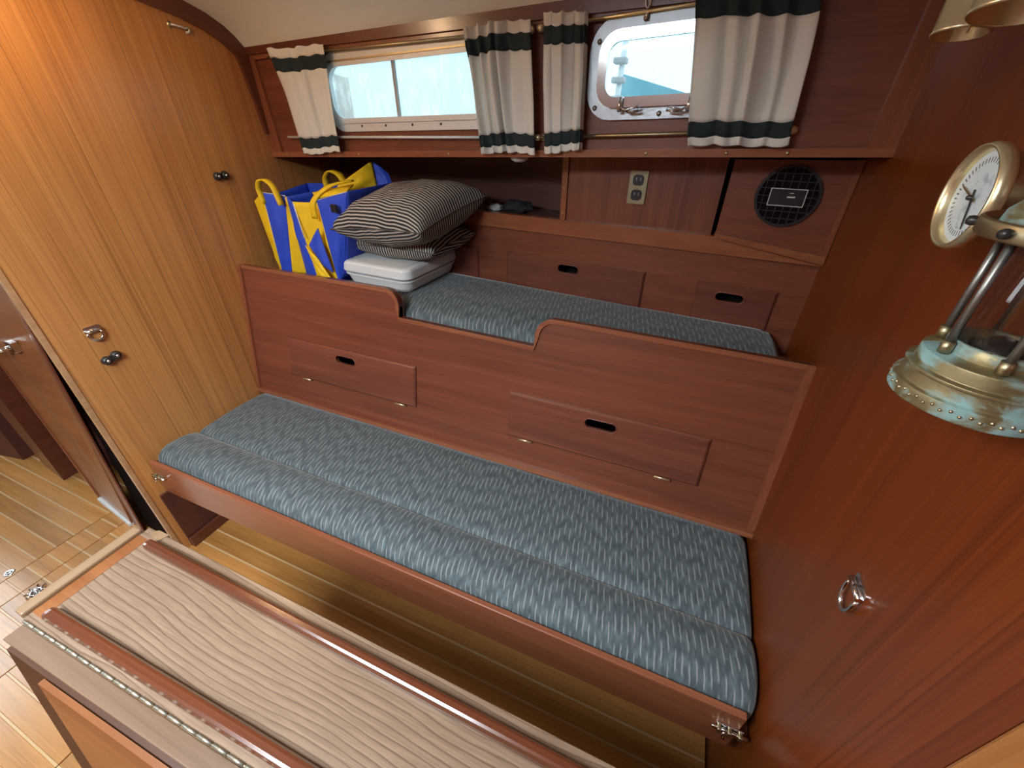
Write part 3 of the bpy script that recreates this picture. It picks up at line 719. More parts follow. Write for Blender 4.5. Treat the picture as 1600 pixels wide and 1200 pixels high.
# ================================================================ CURTAINS AND RODS
def rod(x0, x1, z0, z1, d, label, ends, mat):
    t = thing('curtain_rod', tuple(Wmap((x0+x1)/2, min(z0, z1), d)), label, 'curtain rod', 'curtain rods on the window panel')
    build('rod', Geo().tube([Wmap(x0, z0, d), Wmap(x1, z1, d)], 0.0042, 10), mat, t)
    for x, z in ((x0, z0), (x1, z1)):
        if x in ends:
            s = 1 if x == x1 else -1
            p = Wmap(x, z, d)
            build('finial', Geo().lathe([(0.0, -0.011), (0.006, -0.009), (0.0088, -0.003), (0.0088, 0.003), (0.006, 0.009), (0.0, 0.011)], T(*p) @ Matrix.Rotation(PI/2, 4, 'Y'), 16), M['brass'], t)
            q = Wmap(x - s*0.012, z, 0.0)
            br = build('bracket', Geo().tube([q, Wmap(x-s*0.012, z, d)], 0.0035, 8), M['brass'], t)
            build('flange', Geo().lathe([(0.0, 0.004), (0.008, 0.003), (0.010, 0.0)], T(*q) @ Matrix.Rotation(PI/2, 4, 'X'), 14), M['brass'], br)
rod(-1.47, -0.468, 1.620, 1.625, 0.016, 'brass rod carrying the tops of the two curtains at the long window', (-0.468,), M['oldbrass'])
rod(-1.47, -0.468, 1.385, 1.399, 0.016, 'tarnished rod holding the bottoms of the two curtains under the long window', (-0.468,), M['alu'])
rod(-0.440, 0.155, 1.626, 1.650, 0.016, 'brass rod carrying the tops of the two curtains at the chromed portlight', (-0.440, 0.155), M['brass'])
rod(-0.440, 0.150, 1.399, 1.421, 0.016, 'brass rod holding the bottoms of the two curtains under the chromed portlight', (-0.440, 0.150), M['oldbrass'])

def curtain(c, folds, amp, label, seed, fullness=None, gap=0.036, sag=0.0, side=0.0):
    (tlx, tlz), (trx, trz), (brx, brz), (blx, blz) = c
    p0 = Wmap((blx+brx)/2, min(blz, brz), gap)
    t = thing('curtain', tuple(p0), label, 'curtain', 'striped curtains on the window panel')
    rnd = random.Random(seed); ph = [rnd.uniform(0, 6.28) for _ in range(6)]
    cuts = [0.0, 0.085, 0.205, 0.835, 0.940, 1.0]
    nU = folds*14
    def pt(u, v):
        # gathered by the rod at top and bottom, looser in the middle
        mid = math.sin(PI*v)
        uu = u + 0.012*math.sin(2*PI*u*2+ph[0]+3*v)*mid
        x = (tlx+(trx-tlx)*uu)*(1-v) + (blx+(brx-blx)*uu)*v
        z = (tlz+(trz-tlz)*uu)*(1-v) + (blz+(brz-blz)*uu)*v
        z += 0.0018*math.sin(2*PI*folds*u+ph[1]) + 0.003*math.sin(5*u+ph[4])
        g1 = u + 0.09*math.sin(2*PI*u+ph[5]) + 0.04*math.sin(4*PI*u+ph[0]) + 0.05*mid*math.sin(3*u+ph[2])
        f = (0.75+0.45*math.sin(3.1*u+ph[3]))*math.sin(2*PI*folds*g1 + ph[1]) + 0.55*math.sin(2*PI*folds*0.43*g1 + ph[3] + 1.6*v) + 1.1*noise.noise(Vector((u*3.2+seed*7, v*1.7, seed)))*mid
        rodpinch = 1.0 - 0.45*math.exp(-((v-0.13)/0.05)**2) - 0.45*math.exp(-((v-0.885)/0.05)**2)
        d = gap + amp*f*rodpinch*(0.8+0.35*mid) + 0.012*mid*sag
        x += side*mid*(u-0.5) + 0.4*amp*math.cos(2*PI*folds*u + ph[1])*rodpinch
        return Wmap(x, z, max(d, 0.0225))
    body = Geo(); bands = []
    for k in range(5):
        v0, v1 = cuts[k], cuts[k+1]; nv = 22 if k == 2 else 5
        tgt = Geo() if k in (1, 3) else body
        tgt.grid(lambda a, b: pt(a, v0+(v1-v0)*b), nU, nv)
        if tgt is not body: bands.append(tgt)
    def solid(o):
        md = o.modifiers.new('thickness', 'SOLIDIFY'); md.thickness = 0.0012; md.offset = 0
    solid(build('cloth', body, M['cream'], t))
    for b in bands: solid(build('stripe_band', b, M['navy'], t, 'dark stripe across the cream cloth'))
curtain([(-1.435, 1.641), (-1.171, 1.634), (-1.188, 1.344), (-1.379, 1.335)], 4, 0.007, 'cream curtain with dark stripes at the left end of the long window', 1)
curtain([(-0.657, 1.640), (-0.463, 1.644), (-0.441, 1.362), (-0.612, 1.358)], 5, 0.009, 'cream striped curtain covering the right end of the long window', 2)
curtain([(-0.426, 1.655), (-0.315, 1.640), (-0.305, 1.372), (-0.409, 1.366)], 4, 0.009, 'narrow gathered striped curtain just left of the chromed portlight', 3)
curtain([(-0.098, 1.668), (0.122, 1.663), (0.146, 1.396), (-0.053, 1.386)], 4, 0.008, 'wide striped curtain covering the right part of the chromed portlight', 4, sag=1.0)

# white dome lamp under the lip and hanging chain above the portlight
g = Geo().lathe([(0.0, -0.016), (0.014, -0.015), (0.024, -0.009), (0.028, 0.0), (0.0, 0.0)], T(*(Wmap(-0.515, lowW(-0.515), -0.03))), 24)
build('dome_light', g, M['whitepl'], None, 'small white dome light under the window ledge above the striped pillow', 'light')
ch = thing('hook_chain', tuple(Wmap(-0.188, 1.64, 0.024)), 'short pale chain hanging above the chromed portlight', 'chain')
for k in range(3):
    z = 1.652 + k*0.017; gg = Geo(); pts = []
    for a in range(14):
        q = 2*PI*a/14; u, v = 0.0052*math.cos(q), 0.0115*math.sin(q)
        pts.append(Wmap(-0.188 + (u if k % 2 == 0 else 0.0), z+v, 0.024 + (0 if k % 2 == 0 else u)))
    build('link', gg.tube(pts, 0.0018, 6, closed=True), M['alu'], ch)

# ================================================================ THINGS ON THE BERTH
ZC = 0.921
# storage case
cs = thing('storage_case', (-1.010, 1.300, ZC), 'white plastic lidded case under the striped pillows', 'case')
RM = T(-1.010, 1.300, ZC) @ Matrix.Rotation(math.radians(-3), 4, 'Z')
def rr_ring(w, h, r, z, n=6): return [RM @ Vector((x, y, z)) for x, y in rrect(-w/2, w/2, -h/2, h/2, r, n)]
def loft(rings, cap0=True, cap1=True, smooth=False):
    g = Geo(); n = len(rings[0]); vs = [p for r in rings for p in r]; fs = []
    for i in range(len(rings)-1):
        for k in range(n): fs.append((i*n+k, i*n+(k+1) % n, (i+1)*n+(k+1) % n, (i+1)*n+k))
    g.add(vs, fs, smooth)
    if cap0: g.add(rings[0], [tuple(range(n))[::-1]])
    if cap1: g.add(rings[-1], [tuple(range(n))])
    return g
build('tub', loft([rr_ring(0.262, 0.290, 0.03, 0.0), rr_ring(0.276, 0.304, 0.035, 0.010), rr_ring(0.292, 0.318, 0.035, 0.036), rr_ring(0.302, 0.326, 0.035, 0.038), rr_ring(0.302, 0.326, 0.035, 0.044)]), M['whitepl'], cs)
build('seam', loft([rr_ring(0.286, 0.310, 0.03, 0.043), rr_ring(0.286, 0.310, 0.03, 0.050)]), M['greypl'], cs)
lid = build('lid', loft([rr_ring(0.306, 0.330, 0.035, 0.049), rr_ring(0.312, 0.336, 0.035, 0.054), rr_ring(0.308, 0.332, 0.035, 0.078), rr_ring(0.300, 0.324, 0.034, 0.085), rr_ring(0.285, 0.308, 0.03, 0.088)]), M['whitepl'], cs)
rg = [RM @ Vector((x, y, 0.0885)) for x, y in rrect(-0.128, 0.128, -0.138, 0.138, 0.025)]
build('lid_groove', Geo().tube(rg, 0.0012, 6, closed=True), M['greypl'], lid)

def pillow(name, M4, w, h, th, mat, label, uvrot=False, lumps=1.0, seed=0.0, piping=True):
    t = thing(name, tuple(M4.translation - Vector((0, 0, th/2))), label, 'pillow', 'striped ticking pillows')
    N = 36
    def surf(sgn):
        def fn(a, b):
            u, v = 2*a-1, 2*b-1
            k = (max(0, 1-abs(u)**3)*max(0, 1-abs(v)**3))**0.44
            pin = 1 - 0.10*(1-abs(u)**2)*abs(v)**3 ; pin2 = 1 - 0.10*(1-abs(v)**2)*abs(u)**3
            x, y = u*w/2*pin2, v*h/2*pin
            nz = noise.noise(Vector((u*2.3+seed, v*2.3, sgn*3)))*0.10 + noise.noise(Vector((u*6+seed, v*5, sgn*7)))*0.06*lumps
            crease = 0.05*lumps*math.sin(11*u+seed)*max(0, -v)**2 * (1-abs(u)**4)
            z = sgn*th/2*k*(1+nz+crease)
            return M4 @ Vector((x, y, z))
        return fn
    g = Geo()
    for s in (1, -1):
        f = surf(s); P = [[f(i/N, j/N) for i in range(N+1)] for j in range(N+1)]
        su = [[0.0]*(N+1) for _ in range(N+1)]; sv = [[0.0]*(N+1) for _ in range(N+1)]
        m = N//2
        for j in range(N+1):
            for i in range(m+1, N+1): su[j][i] = su[j][i-1] + (P[j][i]-P[j][i-1]).length
            for i in range(m-1, -1, -1): su[j][i] = su[j][i+1] - (P[j][i]-P[j][i+1]).length
        for i in range(N+1):
            for j in range(m+1, N+1): sv[j][i] = sv[j-1][i] + (P[j][i]-P[j-1][i]).length
            for j in range(m-1, -1, -1): sv[j][i] = sv[j+1][i] - (P[j][i]-P[j+1][i]).length
        g.grid(f, N, N, lambda a, b: (su[round(b*N)][round(a*N)], sv[round(b*N)][round(a*N)]))
    build('cover', g, mat, t)
    if piping:
        e = [surf(1)(i/N, 0) for i in range(N)] + [surf(1)(1, i/N) for i in range(N)] + [surf(1)(1-i/N, 1) for i in range(N)] + [surf(1)(0, 1-i/N) for i in range(N)]
        build('edge_seam', Geo().tube(e, 0.0020, 6, closed=True), M['seam'], t)
P1 = T(-0.958, 1.312, 1.066) @ Matrix.Rotation(math.radians(-6), 4, 'Z') @ Matrix.Rotation(math.radians(-2), 4, 'Y') @ Matrix.Rotation(math.radians(3), 4, 'X')
pillow('pillow', P1, 0.40, 0.265, 0.110, M['tick2'], 'flattened striped ticking pillow lying directly on the white case', lumps=1.5, seed=4.0)
P2 = T(-0.920, 1.262, 1.170) @ Matrix.Rotation(math.radians(-10), 4, 'Z') @ Matrix.Rotation(math.radians(-5), 4, 'Y') @ Matrix.Rotation(math.radians(10), 4, 'X')
pillow('pillow', P2, 0.43, 0.36, 0.165, M['tick'], 'plump striped ticking pillow on top of the pile', seed=1.0)

# tote bags: rings of cloth panels, each panel a mesh of its own
def cloth(p00, p10, p11, p01, bulge=0.01, seed=0.0, n=18, lift=0.0, nrm=None):
    p00, p10, p11, p01 = map(Vector, (p00, p10, p11, p01))
    nv = (p10-p00).cross(p01-p00).normalized() if nrm is None else Vector(nrm)
    def fn(a, b):
        p = (p00*(1-a)+p10*a)*(1-b) + (p01*(1-a)+p11*a)*b
        e = math.sin(PI*a)*math.sin(PI*b)
        w = noise.noise(Vector((a*2.2+seed, b*3.5, seed*1.7)))*0.9
        wr = 0.0035*noise.noise(Vector((p.x*34+seed, p.y*20, p.z*22)))*min(1, 6*min(a, 1-a, b, 1-b)) 
        return p + nv*(bulge*e*(1+w) + lift + wr)
    return Geo().grid(fn, n, n)
def panel(name, g, mat, t, thick=0.004, lab=None):
    o = build(name, g, mat, t, lab, fix=False); md = o.modifiers.new('thickness', 'SOLIDIFY'); md.thickness = thick; md.offset = 0
    return o
def edge(pts, t): build('piping', Geo().tube(pts, 0.0022, 6), M['piping'], t)
def strap(pts, wdir, wid, t, mat):
    pts = [Vector(p) for p in pts]; wd = Vector(wdir).normalized()*wid/2
    fine = []
    for i in range(len(pts)-1):
        for k in range(5):
            f = k/5; fine.append(pts[i]*(1-f)+pts[i+1]*f)
    fine.append(pts[-1])
    for _ in range(3): fine = [fine[0]] + [(fine[i-1]+fine[i]*2+fine[i+1])/4 for i in range(1, len(fine)-1)] + [fine[-1]]
    n = len(fine)
    g = Geo().add([p-wd for p in fine] + [p+wd for p in fine], [(i, i+1, n+i+1, n+i) for i in range(n-1)], True)
    panel('handle', g, mat, t, 0.005, 'yellow webbing handle')
Z0 = ZC + 0.002
b1 = thing('tote_bag', (-1.45, 1.26, Z0), 'blue and yellow canvas tote bag with two yellow loop handles against the teak bulkhead', 'bag', 'blue and yellow tote bags')
A0, A1 = (-1.500, 1.150, Z0), (-1.525, 1.150, 1.186)
B0, B1 = (-1.478, 1.140, Z0), (-1.452, 1.135, 1.220)
C0, C1 = (-1.432, 1.145, Z0), (-1.362, 1.150, 1.212)
D0, D1 = (-1.372, 1.165, Z0), (-1.340, 1.175, 1.170)
E0, E1 = (-1.375, 1.395, Z0), (-1.325, 1.420, 1.225)
F0, F1 = (-1.520, 1.420, Z0), (-1.545, 1.430, 1.215)
panel('gusset', cloth(A0, B0, B1, A1, 0.004, 1), M['yellow'], b1, lab='yellow folded gusset')
panel('side_panel', cloth(B0, C0, C1, B1, 0.012, 2), M['blue'], b1)
panel('gusset', cloth(C0, D0, D1, C1, 0.006, 3), M['yellow'], b1, lab='yellow folded gusset')
panel('side_panel', cloth(D0, E0, E1, D1, 0.010, 4), M['blue'], b1)
panel('side_panel', cloth(E0, F0, F1, E1, 0.006, 5), M['blue'], b1)
panel('side_panel', cloth(F0, A0, A1, F1, 0.006, 6), M['blue'], b1)
panel('bottom', Geo().add([A0, B0, C0, D0, E0, F0], [(0, 1, 2, 3, 4, 5)]), M['blue'], b1)
edge([B0, Vector(B0)*.5+Vector(B1)*.5+Vector((0, -0.001, 0)), B1, C1], b1)
strap([(-1.450, 1.130, 1.185), (-1.455, 1.125, 1.235), (-1.435, 1.122, 1.262), (-1.405, 1.124, 1.266), (-1.378, 1.126, 1.245), (-1.362, 1.124, 1.185)], (0.3, 1, 0), 0.020, b1, M['yellow'])
strap([(-1.405, 1.40, 1.19), (-1.40, 1.39, 1.245), (-1.365, 1.39, 1.275), (-1.320, 1.39, 1.262), (-1.295, 1.385, 1.225), (-1.295, 1.38, 1.18)], (0.5, 1, 0.2), 0.026, b1, M['yellow'])

b2 = thing('tote_bag', (-1.21, 1.26, Z0), 'slumped blue and yellow canvas tote bag gaping open beside the white case', 'bag', 'blue and yellow tote bags')
Q = {}
Q['a'] = ((-1.371, 1.160, Z0), (-1.354, 1.150, 1.210))
Q['b'] = ((-1.288, 1.135, Z0), (-1.318, 1.138, 1.197))
Q['c'] = ((-1.196, 1.150, Z0), (-1.226, 1.165, 1.195))
Q['d'] = ((-1.182, 1.130, Z0), (-1.200, 1.135, 1.209))
Q['e'] = ((-1.168, 1.150, Z0+0.02), (-1.075, 1.150, 1.240))
Q['f'] = ((-1.185, 1.420, Z0), (-1.095, 1.400, 1.238))
Q['g'] = ((-1.325, 1.420, Z0), (-1.285, 1.400, 1.225))
def pq(n, i, j, bul, sd, m, lab=None): panel(n, cloth(Q[i][0], Q[j][0], Q[j][1], Q[i][1], bul, sd), m, b2, lab=lab)
pq('side_panel', 'a', 'b', 0.010, 11, M['blue'])
pq('gusset', 'b', 'c', -0.006, 12, M['yellow'], 'yellow folded gusset')
pq('gusset', 'c', 'd', 0.006, 13, M['yellow'], 'yellow edge band')
pq('side_panel', 'd', 'e', 0.014, 14, M['blue'])
pq('side_panel', 'e', 'f', 0.006, 15, M['blue'])
pq('side_panel', 'f', 'g', 0.006, 16, M['blue'])
pq('side_panel', 'g', 'a', 0.008, 17, M['blue'])
panel('bottom', Geo().add([Q[k][0] for k in 'abcdfg'], [(0, 1, 2, 3, 4, 5)]), M['blue'], b2)
# folded-in lower gusset: blue triangle with yellow strip in front
panel('fold', cloth((-1.225, 1.120, 0.985), (-1.188, 1.120, 0.965), (-1.218, 1.126, 1.118), (-1.278, 1.124, 1.055), 0.008, 18), M['blue'], b2)
panel('fold', cloth((-1.245, 1.112, Z0), (-1.185, 1.114, Z0), (-1.248, 1.118, 1.015), (-1.290, 1.118, 1.055), 0.008, 19), M['yellow'], b2, lab='yellow folded edge')
# yellow lining flap standing up at the back, and band across the mouth
panel('lining', cloth((-1.225, 1.235, 1.205), (-1.135, 1.380, 1.205), (-1.150, 1.385, 1.312), (-1.215, 1.262, 1.240), 0.010, 20), M['yellow'], b2, lab='yellow lining of the raised back')
panel('mouth_band', cloth((-1.205, 1.140, 1.212), (-1.085, 1.160, 1.238), (-1.150, 1.27, 1.245), (-1.250, 1.17, 1.225), 0.008, 21), M['yellow'], b2, lab='yellow band over the open mouth')
panel('back_flap', cloth((-1.133, 1.385, 1.200), (-1.080, 1.410, 1.195), (-1.100, 1.412, 1.268), (-1.147, 1.388, 1.314), 0.010, 22), M['blue'], b2)
edge([Q['d'][0], Q['d'][1], Q['e'][1]], b2); edge([Q['a'][1], Q['a'][0]], b2); edge([Q['b'][1], (-1.290, 1.122, 1.08)], b2)
strap([(-1.222, 1.128, 1.150), (-1.215, 1.124, 1.200), (-1.195, 1.14, 1.228), (-1.16, 1.17, 1.255), (-1.13, 1.24, 1.262)], (1, 0.1, 0), 0.022, b2, M['yellow'])
build('buckle', Geo().box(-1.130, -1.106, 1.116, 1.126, 1.178, 1.204, 0.003), M['black'], b2)

# dark cloth and small grey pouch in the shelf recess
def lump(name, c, r, mat, label, cat, seed):
    bm = bmesh.new(); bmesh.ops.create_icosphere(bm, subdivisions=4, radius=1)
    for v in bm.verts:
        n = 1 + 0.35*noise.noise(v.co*1.7+Vector((seed, 0, 0))) + 0.15*noise.noise(v.co*4+Vector((seed, 3, 0)))
        v.co = Vector((v.co.x*r[0]*n, v.co.y*r[1]*n, max(v.co.z, -0.75)*r[2]*(n if v.co.z > -0.7 else 1)))
    g = Geo().frombm(bm, T(*c), True); zz = min(v.z for v in g.v)
    for v in g.v: v.z += 1.1565 - zz
    build(name, g, mat, None, label, cat)
q = Hmap(-0.600, 1.17, -0.06); lump('crumpled_cloth', q, (0.055, 0.035, 0.024), M['ribbon'], 'crumpled dark cloth on the recess shelf beside the striped pillow', 'cloth', 2.0)
q = Hmap(-0.690, 1.17, -0.05); lump('pouch', q, (0.030, 0.022, 0.014), M['greypl'], 'small grey pouch on the recess shelf left of the dark cloth', 'pouch', 5.0)

# ================================================================ FITTINGS ON THE LEFT BULKHEAD
def twin_fitting(y, z, ang, label):
    t = thing('cleat', (XL, y, z), label, 'cleat', 'dark twin-screw cleats on the teak bulkhead')
    R = T(XL, y, z) @ Matrix.Rotation(ang, 4, 'X')
    g = Geo()
    for s in (-1, 1): g.lathe([(0.0, 0.014), (0.009, 0.013), (0.013, 0.008), (0.014, 0.0)], R @ T(0, s*0.014, 0) @ Matrix.Rotation(PI/2, 4, 'Y'), 18)
    g.frombm((lambda bm: (bmesh.ops.create_cube(bm, size=1), bm)[1])(bmesh.new()), R @ T(0.005, 0, 0) @ Matrix.Diagonal((0.010, 0.030, 0.018, 1)))
    build('body', g, M['bronze'], t)
    for s in (-1, 1): build('screw_head', Geo().lathe([(0.0, 0.003), (0.003, 0.002), (0.0045, 0.0)], R @ T(0.0135, s*0.014, 0) @ Matrix.Rotation(PI/2, 4, 'Y'), 12), M['chrome'], t)
twin_fitting(1.098, 1.272, math.radians(3), 'dark twin-screw cleat high on the teak bulkhead near the tote bags')
twin_fitting(0.545, 0.815, math.radians(12), 'dark twin-screw cleat low on the teak bulkhead below the chrome folding ring')
def folding_ring(org, mp, s, label):
    t = thing('folding_ring', tuple(mp(0, 0, 0)), label, 'ring', 'chrome folding rings on the bulkheads')
    g = Geo().plate(rrect(-0.020*s, 0.020*s, 0.000, 0.020*s, 0.004*s, 3), [], mp, 0.0, 0.003*s); build('plate', g, M['chrome'], t)
    g = Geo().tube([mp(-0.019*s, 0.006*s, 0.006*s), mp(0.019*s, 0.006*s, 0.006*s)], 0.0048*s, 10); build('hinge_barrel', g, M['chrome'], t)
    pts = [mp(-0.016*s, 0.002*s, 0.006*s)] + [mp(0.018*s*math.cos(math.radians(a)), 0.020*s*math.sin(math.radians(a))-0.004*s, 0.007*s) for a in range(180, 361, 15)] + [mp(0.016*s, 0.002*s, 0.006*s)]
    build('loop', Geo().tube(pts, 0.0032*s, 10), M['chrome'], t)
    return t
folding_ring(None, lambda u, v, d: Vector((XL+d, 0.540+u, 0.905+v)), 1.0, 'chrome folding ring on the teak bulkhead above the low twin-screw cleat')
folding_ring(None, lambda u, v, d: Vector((XR-d, 0.507+u, 0.860+v*(1.0 if v > 0 else 1.6))), 1.05, 'chrome folding ring on the dark red bulkhead right of the lower cushion')
hk = thing('hook', (XL, 1.118, 1.678), 'small pale hook-and-eye catch high on the teak bulkhead below the arch', 'hook')
build('screw_plate', Geo().lathe([(0.0, 0.006), (0.007, 0.004), (0.009, 0.0)], T(XL, 1.102, 1.683) @ Matrix.Rotation(PI/2, 4, 'Y'), 14), M['oldbrass'], hk)
build('hook_wire', Geo().tube([(XL+0.006, 1.102, 1.683), (XL+0.010, 1.125, 1.680), (XL+0.009, 1.140, 1.677), (XL+0.008, 1.150, 1.682), (XL+0.007, 1.154, 1.676), (XL+0.007, 1.149, 1.669), (XL+0.007, 1.141, 1.668)], 0.0028, 8), M['alu'], hk)

# ================================================================ NEXT CABIN (seen through the doorway at left)
ld = thing('locker_front', (-2.0, 0.44, 0.0), 'upright brown locker door beyond the doorway with chrome lever latch', 'locker')
def quad_slab(a, b, c, d, th):     # a b bottom, c d top; slab thickness towards +Y
    v = Vector((0, th, 0)); a, b, c, d = map(Vector, (a, b, c, d))
    return Geo().hexa([a, b, b+v, a+v, d, c, c+v, d+v])
build('door_panel', quad_slab((-2.213, 0.455, 0.012), (-1.917, 0.419, 0.012), (-1.914, 0.563, 1.32), (-2.290, 0.500, 1.32), 0.02), M['leaf'], ld)
build('door_stile', quad_slab((-1.915, 0.426, 0.006), (-1.826, 0.412, 0.006), (-1.822, 0.520, 1.32), (-1.913, 0.568, 1.32), 0.005), M['mahog_v'], ld)
build('door_edge', quad_slab((-2.236, 0.452, 0.006), (-2.214, 0.450, 0.006), (-2.291, 0.497, 1.32), (-2.316, 0.500, 1.32), 0.022), M['trim_v'], ld)
build('sill_light_strip', quad_slab((-2.205, 0.440, 0.001), (-1.918, 0.410, 0.001), (-1.918, 0.412, 0.012), (-2.205, 0.442, 0.012), 0.02), M['alu'], ld)  # pale strip painted in for light showing in the sill gap
g = Geo().box(-2.085, -2.050, 0.478, 0.500, 0.765, 0.805, 0.003)
lt = build('latch', g, M['chrome'], ld)
g = Geo().tube([(-2.068, 0.480, 0.785), (-2.072, 0.450, 0.782), (-2.10, 0.446, 0.780), (-2.21, 0.446, 0.775)], 0.007, 10); build('lever', g, M['chrome'], lt)
for x, y, z in ((-1.715, 0.500, 0.854), (-1.766, 0.510, 0.968)):
    build('strike_pin', Geo().tube([(x, y+0.012, z), (x-0.004, y-0.006, z)], 0.005, 8), M['chrome'], ld)
build('gap_shade_board', Geo().hexa([(-1.85, 0.440, 0.0), (-1.606, 0.440, 0.0), (-1.606, 0.452, 0.0), (-1.85, 0.452, 0.0), (-1.85, 0.576, 1.66), (-1.606, 0.576, 1.66), (-1.606, 0.588, 1.66), (-1.85, 0.588, 1.66)]), M['dark'], ld)  # near-black board put in so the gap beside the door reads dark
build('post', Geo().hexa([(-2.72, 0.47, 0.0), (-2.50, 0.45, 0.0), (-2.50, 0.52, 0.0), (-2.72, 0.54, 0.0), (-2.80, 0.50, 1.4), (-2.545, 0.49, 1.4), (-2.545, 0.56, 1.4), (-2.80, 0.57, 1.4)]),
      M['trim_dark'], None, 'dark wooden post standing on the sole beyond the doorway', 'post')
build('bench_front', Geo().hexa([(-3.55, 0.33, 0.0), (-2.86, 0.45, 0.0), (-2.86, 0.52, 0.0), (-3.55, 0.40, 0.0), (-3.6, 0.36, 1.2), (-2.92, 0.50, 1.2), (-2.92, 0.57, 1.2), (-3.6, 0.43, 1.2)]),
      M['darkwood'], None, 'dark panel at the far end of the next cabin', 'panel')
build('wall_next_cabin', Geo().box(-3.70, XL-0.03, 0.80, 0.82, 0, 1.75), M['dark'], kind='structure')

# floor fittings
fr = thing('floor_ring', (-2.106, 0.104, 0.0), 'tiny chrome lifting ring let into the sole beyond the table', 'ring')
build('cup', Geo().lathe([(0.0, 0.001), (0.011, 0.001), (0.014, 0.003), (0.016, 0.0004)], T(-2.106, 0.104, 0.0), 20), M['chrome'], fr)
build('loop', Geo().tube([(-2.106+0.008*math.cos(a*PI/8), 0.104+0.008*math.sin(a*PI/8), 0.004) for a in range(16)], 0.0015, 6, closed=True), M['chrome'], fr)
fw = thing('deck_plate', (-1.916, 0.103, 0.0), 'chrome wheel-shaped fitting on the sole beside the table end', 'fitting')
g = Geo().lathe([(0.010, 0.0005), (0.012, 0.005), (0.019, 0.005), (0.021, 0.0005)], T(-1.916, 0.103, 0.0), 24); build('rim', g, M['chrome'], fw)
for k in range(8):
    a = 2*PI*k/8 + 0.2; build('spoke', Geo().tube([(-1.916+0.005*math.cos(a), 0.103+0.005*math.sin(a), 0.004), (-1.916+0.031*math.cos(a), 0.103+0.031*math.sin(a), 0.004)], [0.002, 0.003], 7), M['chrome'], fw)
build('hub', Geo().lathe([(0.0, 0.006), (0.006, 0.005), (0.007, 0.0005)], T(-1.916, 0.103, 0.0), 14), M['chrome'], fw)

# ================================================================ TABLE
ZT = 0.70
tb = thing('table', (-0.30, 0.12, 0.0), 'drop-leaf saloon table with walnut laminate top and dark varnished fiddle rails', 'table')
TX0, TX1, TY0, TY1 = -0.945, 0.30, 0.018, 0.226
def skew(g):      # the near long edge of the top runs slightly out of parallel with the far one
    for v in g.v:
        if v.y < 0.12: v.y += 0.028*(v.x+0.91)
    return g
build('top', skew(Geo().box(TX0, TX1, TY0, TY1, ZT-0.022, ZT, 0.001, seg=1)), M['laminate'], tb)
def fiddle(name, x0, x1, y, wd, h, mat):
    prof = [(-wd/2, 0), (-wd/2, h*0.55), (-wd/2*0.72, h*0.92), (-wd*0.18, h), (wd*0.18, h), (wd/2*0.72, h*0.92), (wd/2, h*0.55), (wd/2, 0)]
    rings = []
    for x, s in ((x0, 0.5), (x0+0.006, 0.92), (x0+0.014, 1.0), (x1-0.014, 1.0), (x1-0.006, 0.92), (x1, 0.5)):
        rings.append([Vector((x, y+a*(0.6+0.4*s), ZT+b*s)) for a, b in prof])
    return build(name, skew(loft(rings)), mat, tb)
fiddle('fiddle_rail', -0.898, 0.29, 0.1965, 0.020, 0.019, M['fiddle'])
fiddle('fiddle_rail', -0.908, 0.29, 0.0400, 0.022, 0.019, M['fiddle'])
build('end_lip', Geo().box(-0.968, TX0+0.001, 0.018, 0.214, ZT-0.03, ZT+0.010, 0.004), M['lip'], tb)
build('warm_lit_band', Geo().box(TX0, TX0+0.030, 0.030, 0.205, ZT-0.001, ZT+0.0006), M['leaf'], tb)  # same laminate as the top; warm light put into an orange colour
build('leaf_tip', Geo().plate(arc(-0.912, 0.2200, 0.009, 90, 270, 8) + [(-0.890, 0.2110), (-0.884, 0.2290)], [], lambda x, y, d: Vector((x, y, ZT+d)), -0.004, 0.002), M['lip'], tb)
build('far_leaf', quad_slab((-0.935, 0.205, 0.36), (0.30, 0.205, 0.36), (0.30, 0.205, ZT-0.022), (-0.935, 0.205, ZT-0.022), 0.018), M['leaf'], tb)
hg = build('piano_hinge', skew(Geo().tube([(TX0+0.008, 0.0165, ZT+0.0005), (TX1, 0.0165, ZT+0.0005)], 0.0022, 8)), M['oldbrass'], tb)
for k in range(40):
    x = TX0+0.012+k*0.031
    build('knuckle', skew(Geo().tube([(x, 0.0165, ZT+0.0006), (x+0.028, 0.0165, ZT+0.0006)], 0.0028, 8)), M['knuckle'], hg)
# near leaf: hinged edge strip lying flat, leaf hanging below it with a splayed support panel
nl = build('near_leaf', skew(Geo().box(TX0+0.012, TX1, -0.014, 0.0135, ZT-0.020, ZT-0.0005, 0.002)), M['edgewood'], tb)
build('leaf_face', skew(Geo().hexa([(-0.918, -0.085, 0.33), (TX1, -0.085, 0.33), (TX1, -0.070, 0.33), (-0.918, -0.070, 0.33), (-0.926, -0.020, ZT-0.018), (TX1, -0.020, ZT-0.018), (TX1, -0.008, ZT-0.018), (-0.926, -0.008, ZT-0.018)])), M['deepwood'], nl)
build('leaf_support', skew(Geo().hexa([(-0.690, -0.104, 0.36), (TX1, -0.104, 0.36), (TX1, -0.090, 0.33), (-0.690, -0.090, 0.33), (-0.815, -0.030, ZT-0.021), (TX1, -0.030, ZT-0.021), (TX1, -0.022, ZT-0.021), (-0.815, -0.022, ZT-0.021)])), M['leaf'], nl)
build('pedestal', Geo().box(-0.72, 0.20, 0.085, 0.155, 0.0, ZT-0.02), M['mahog'], tb)

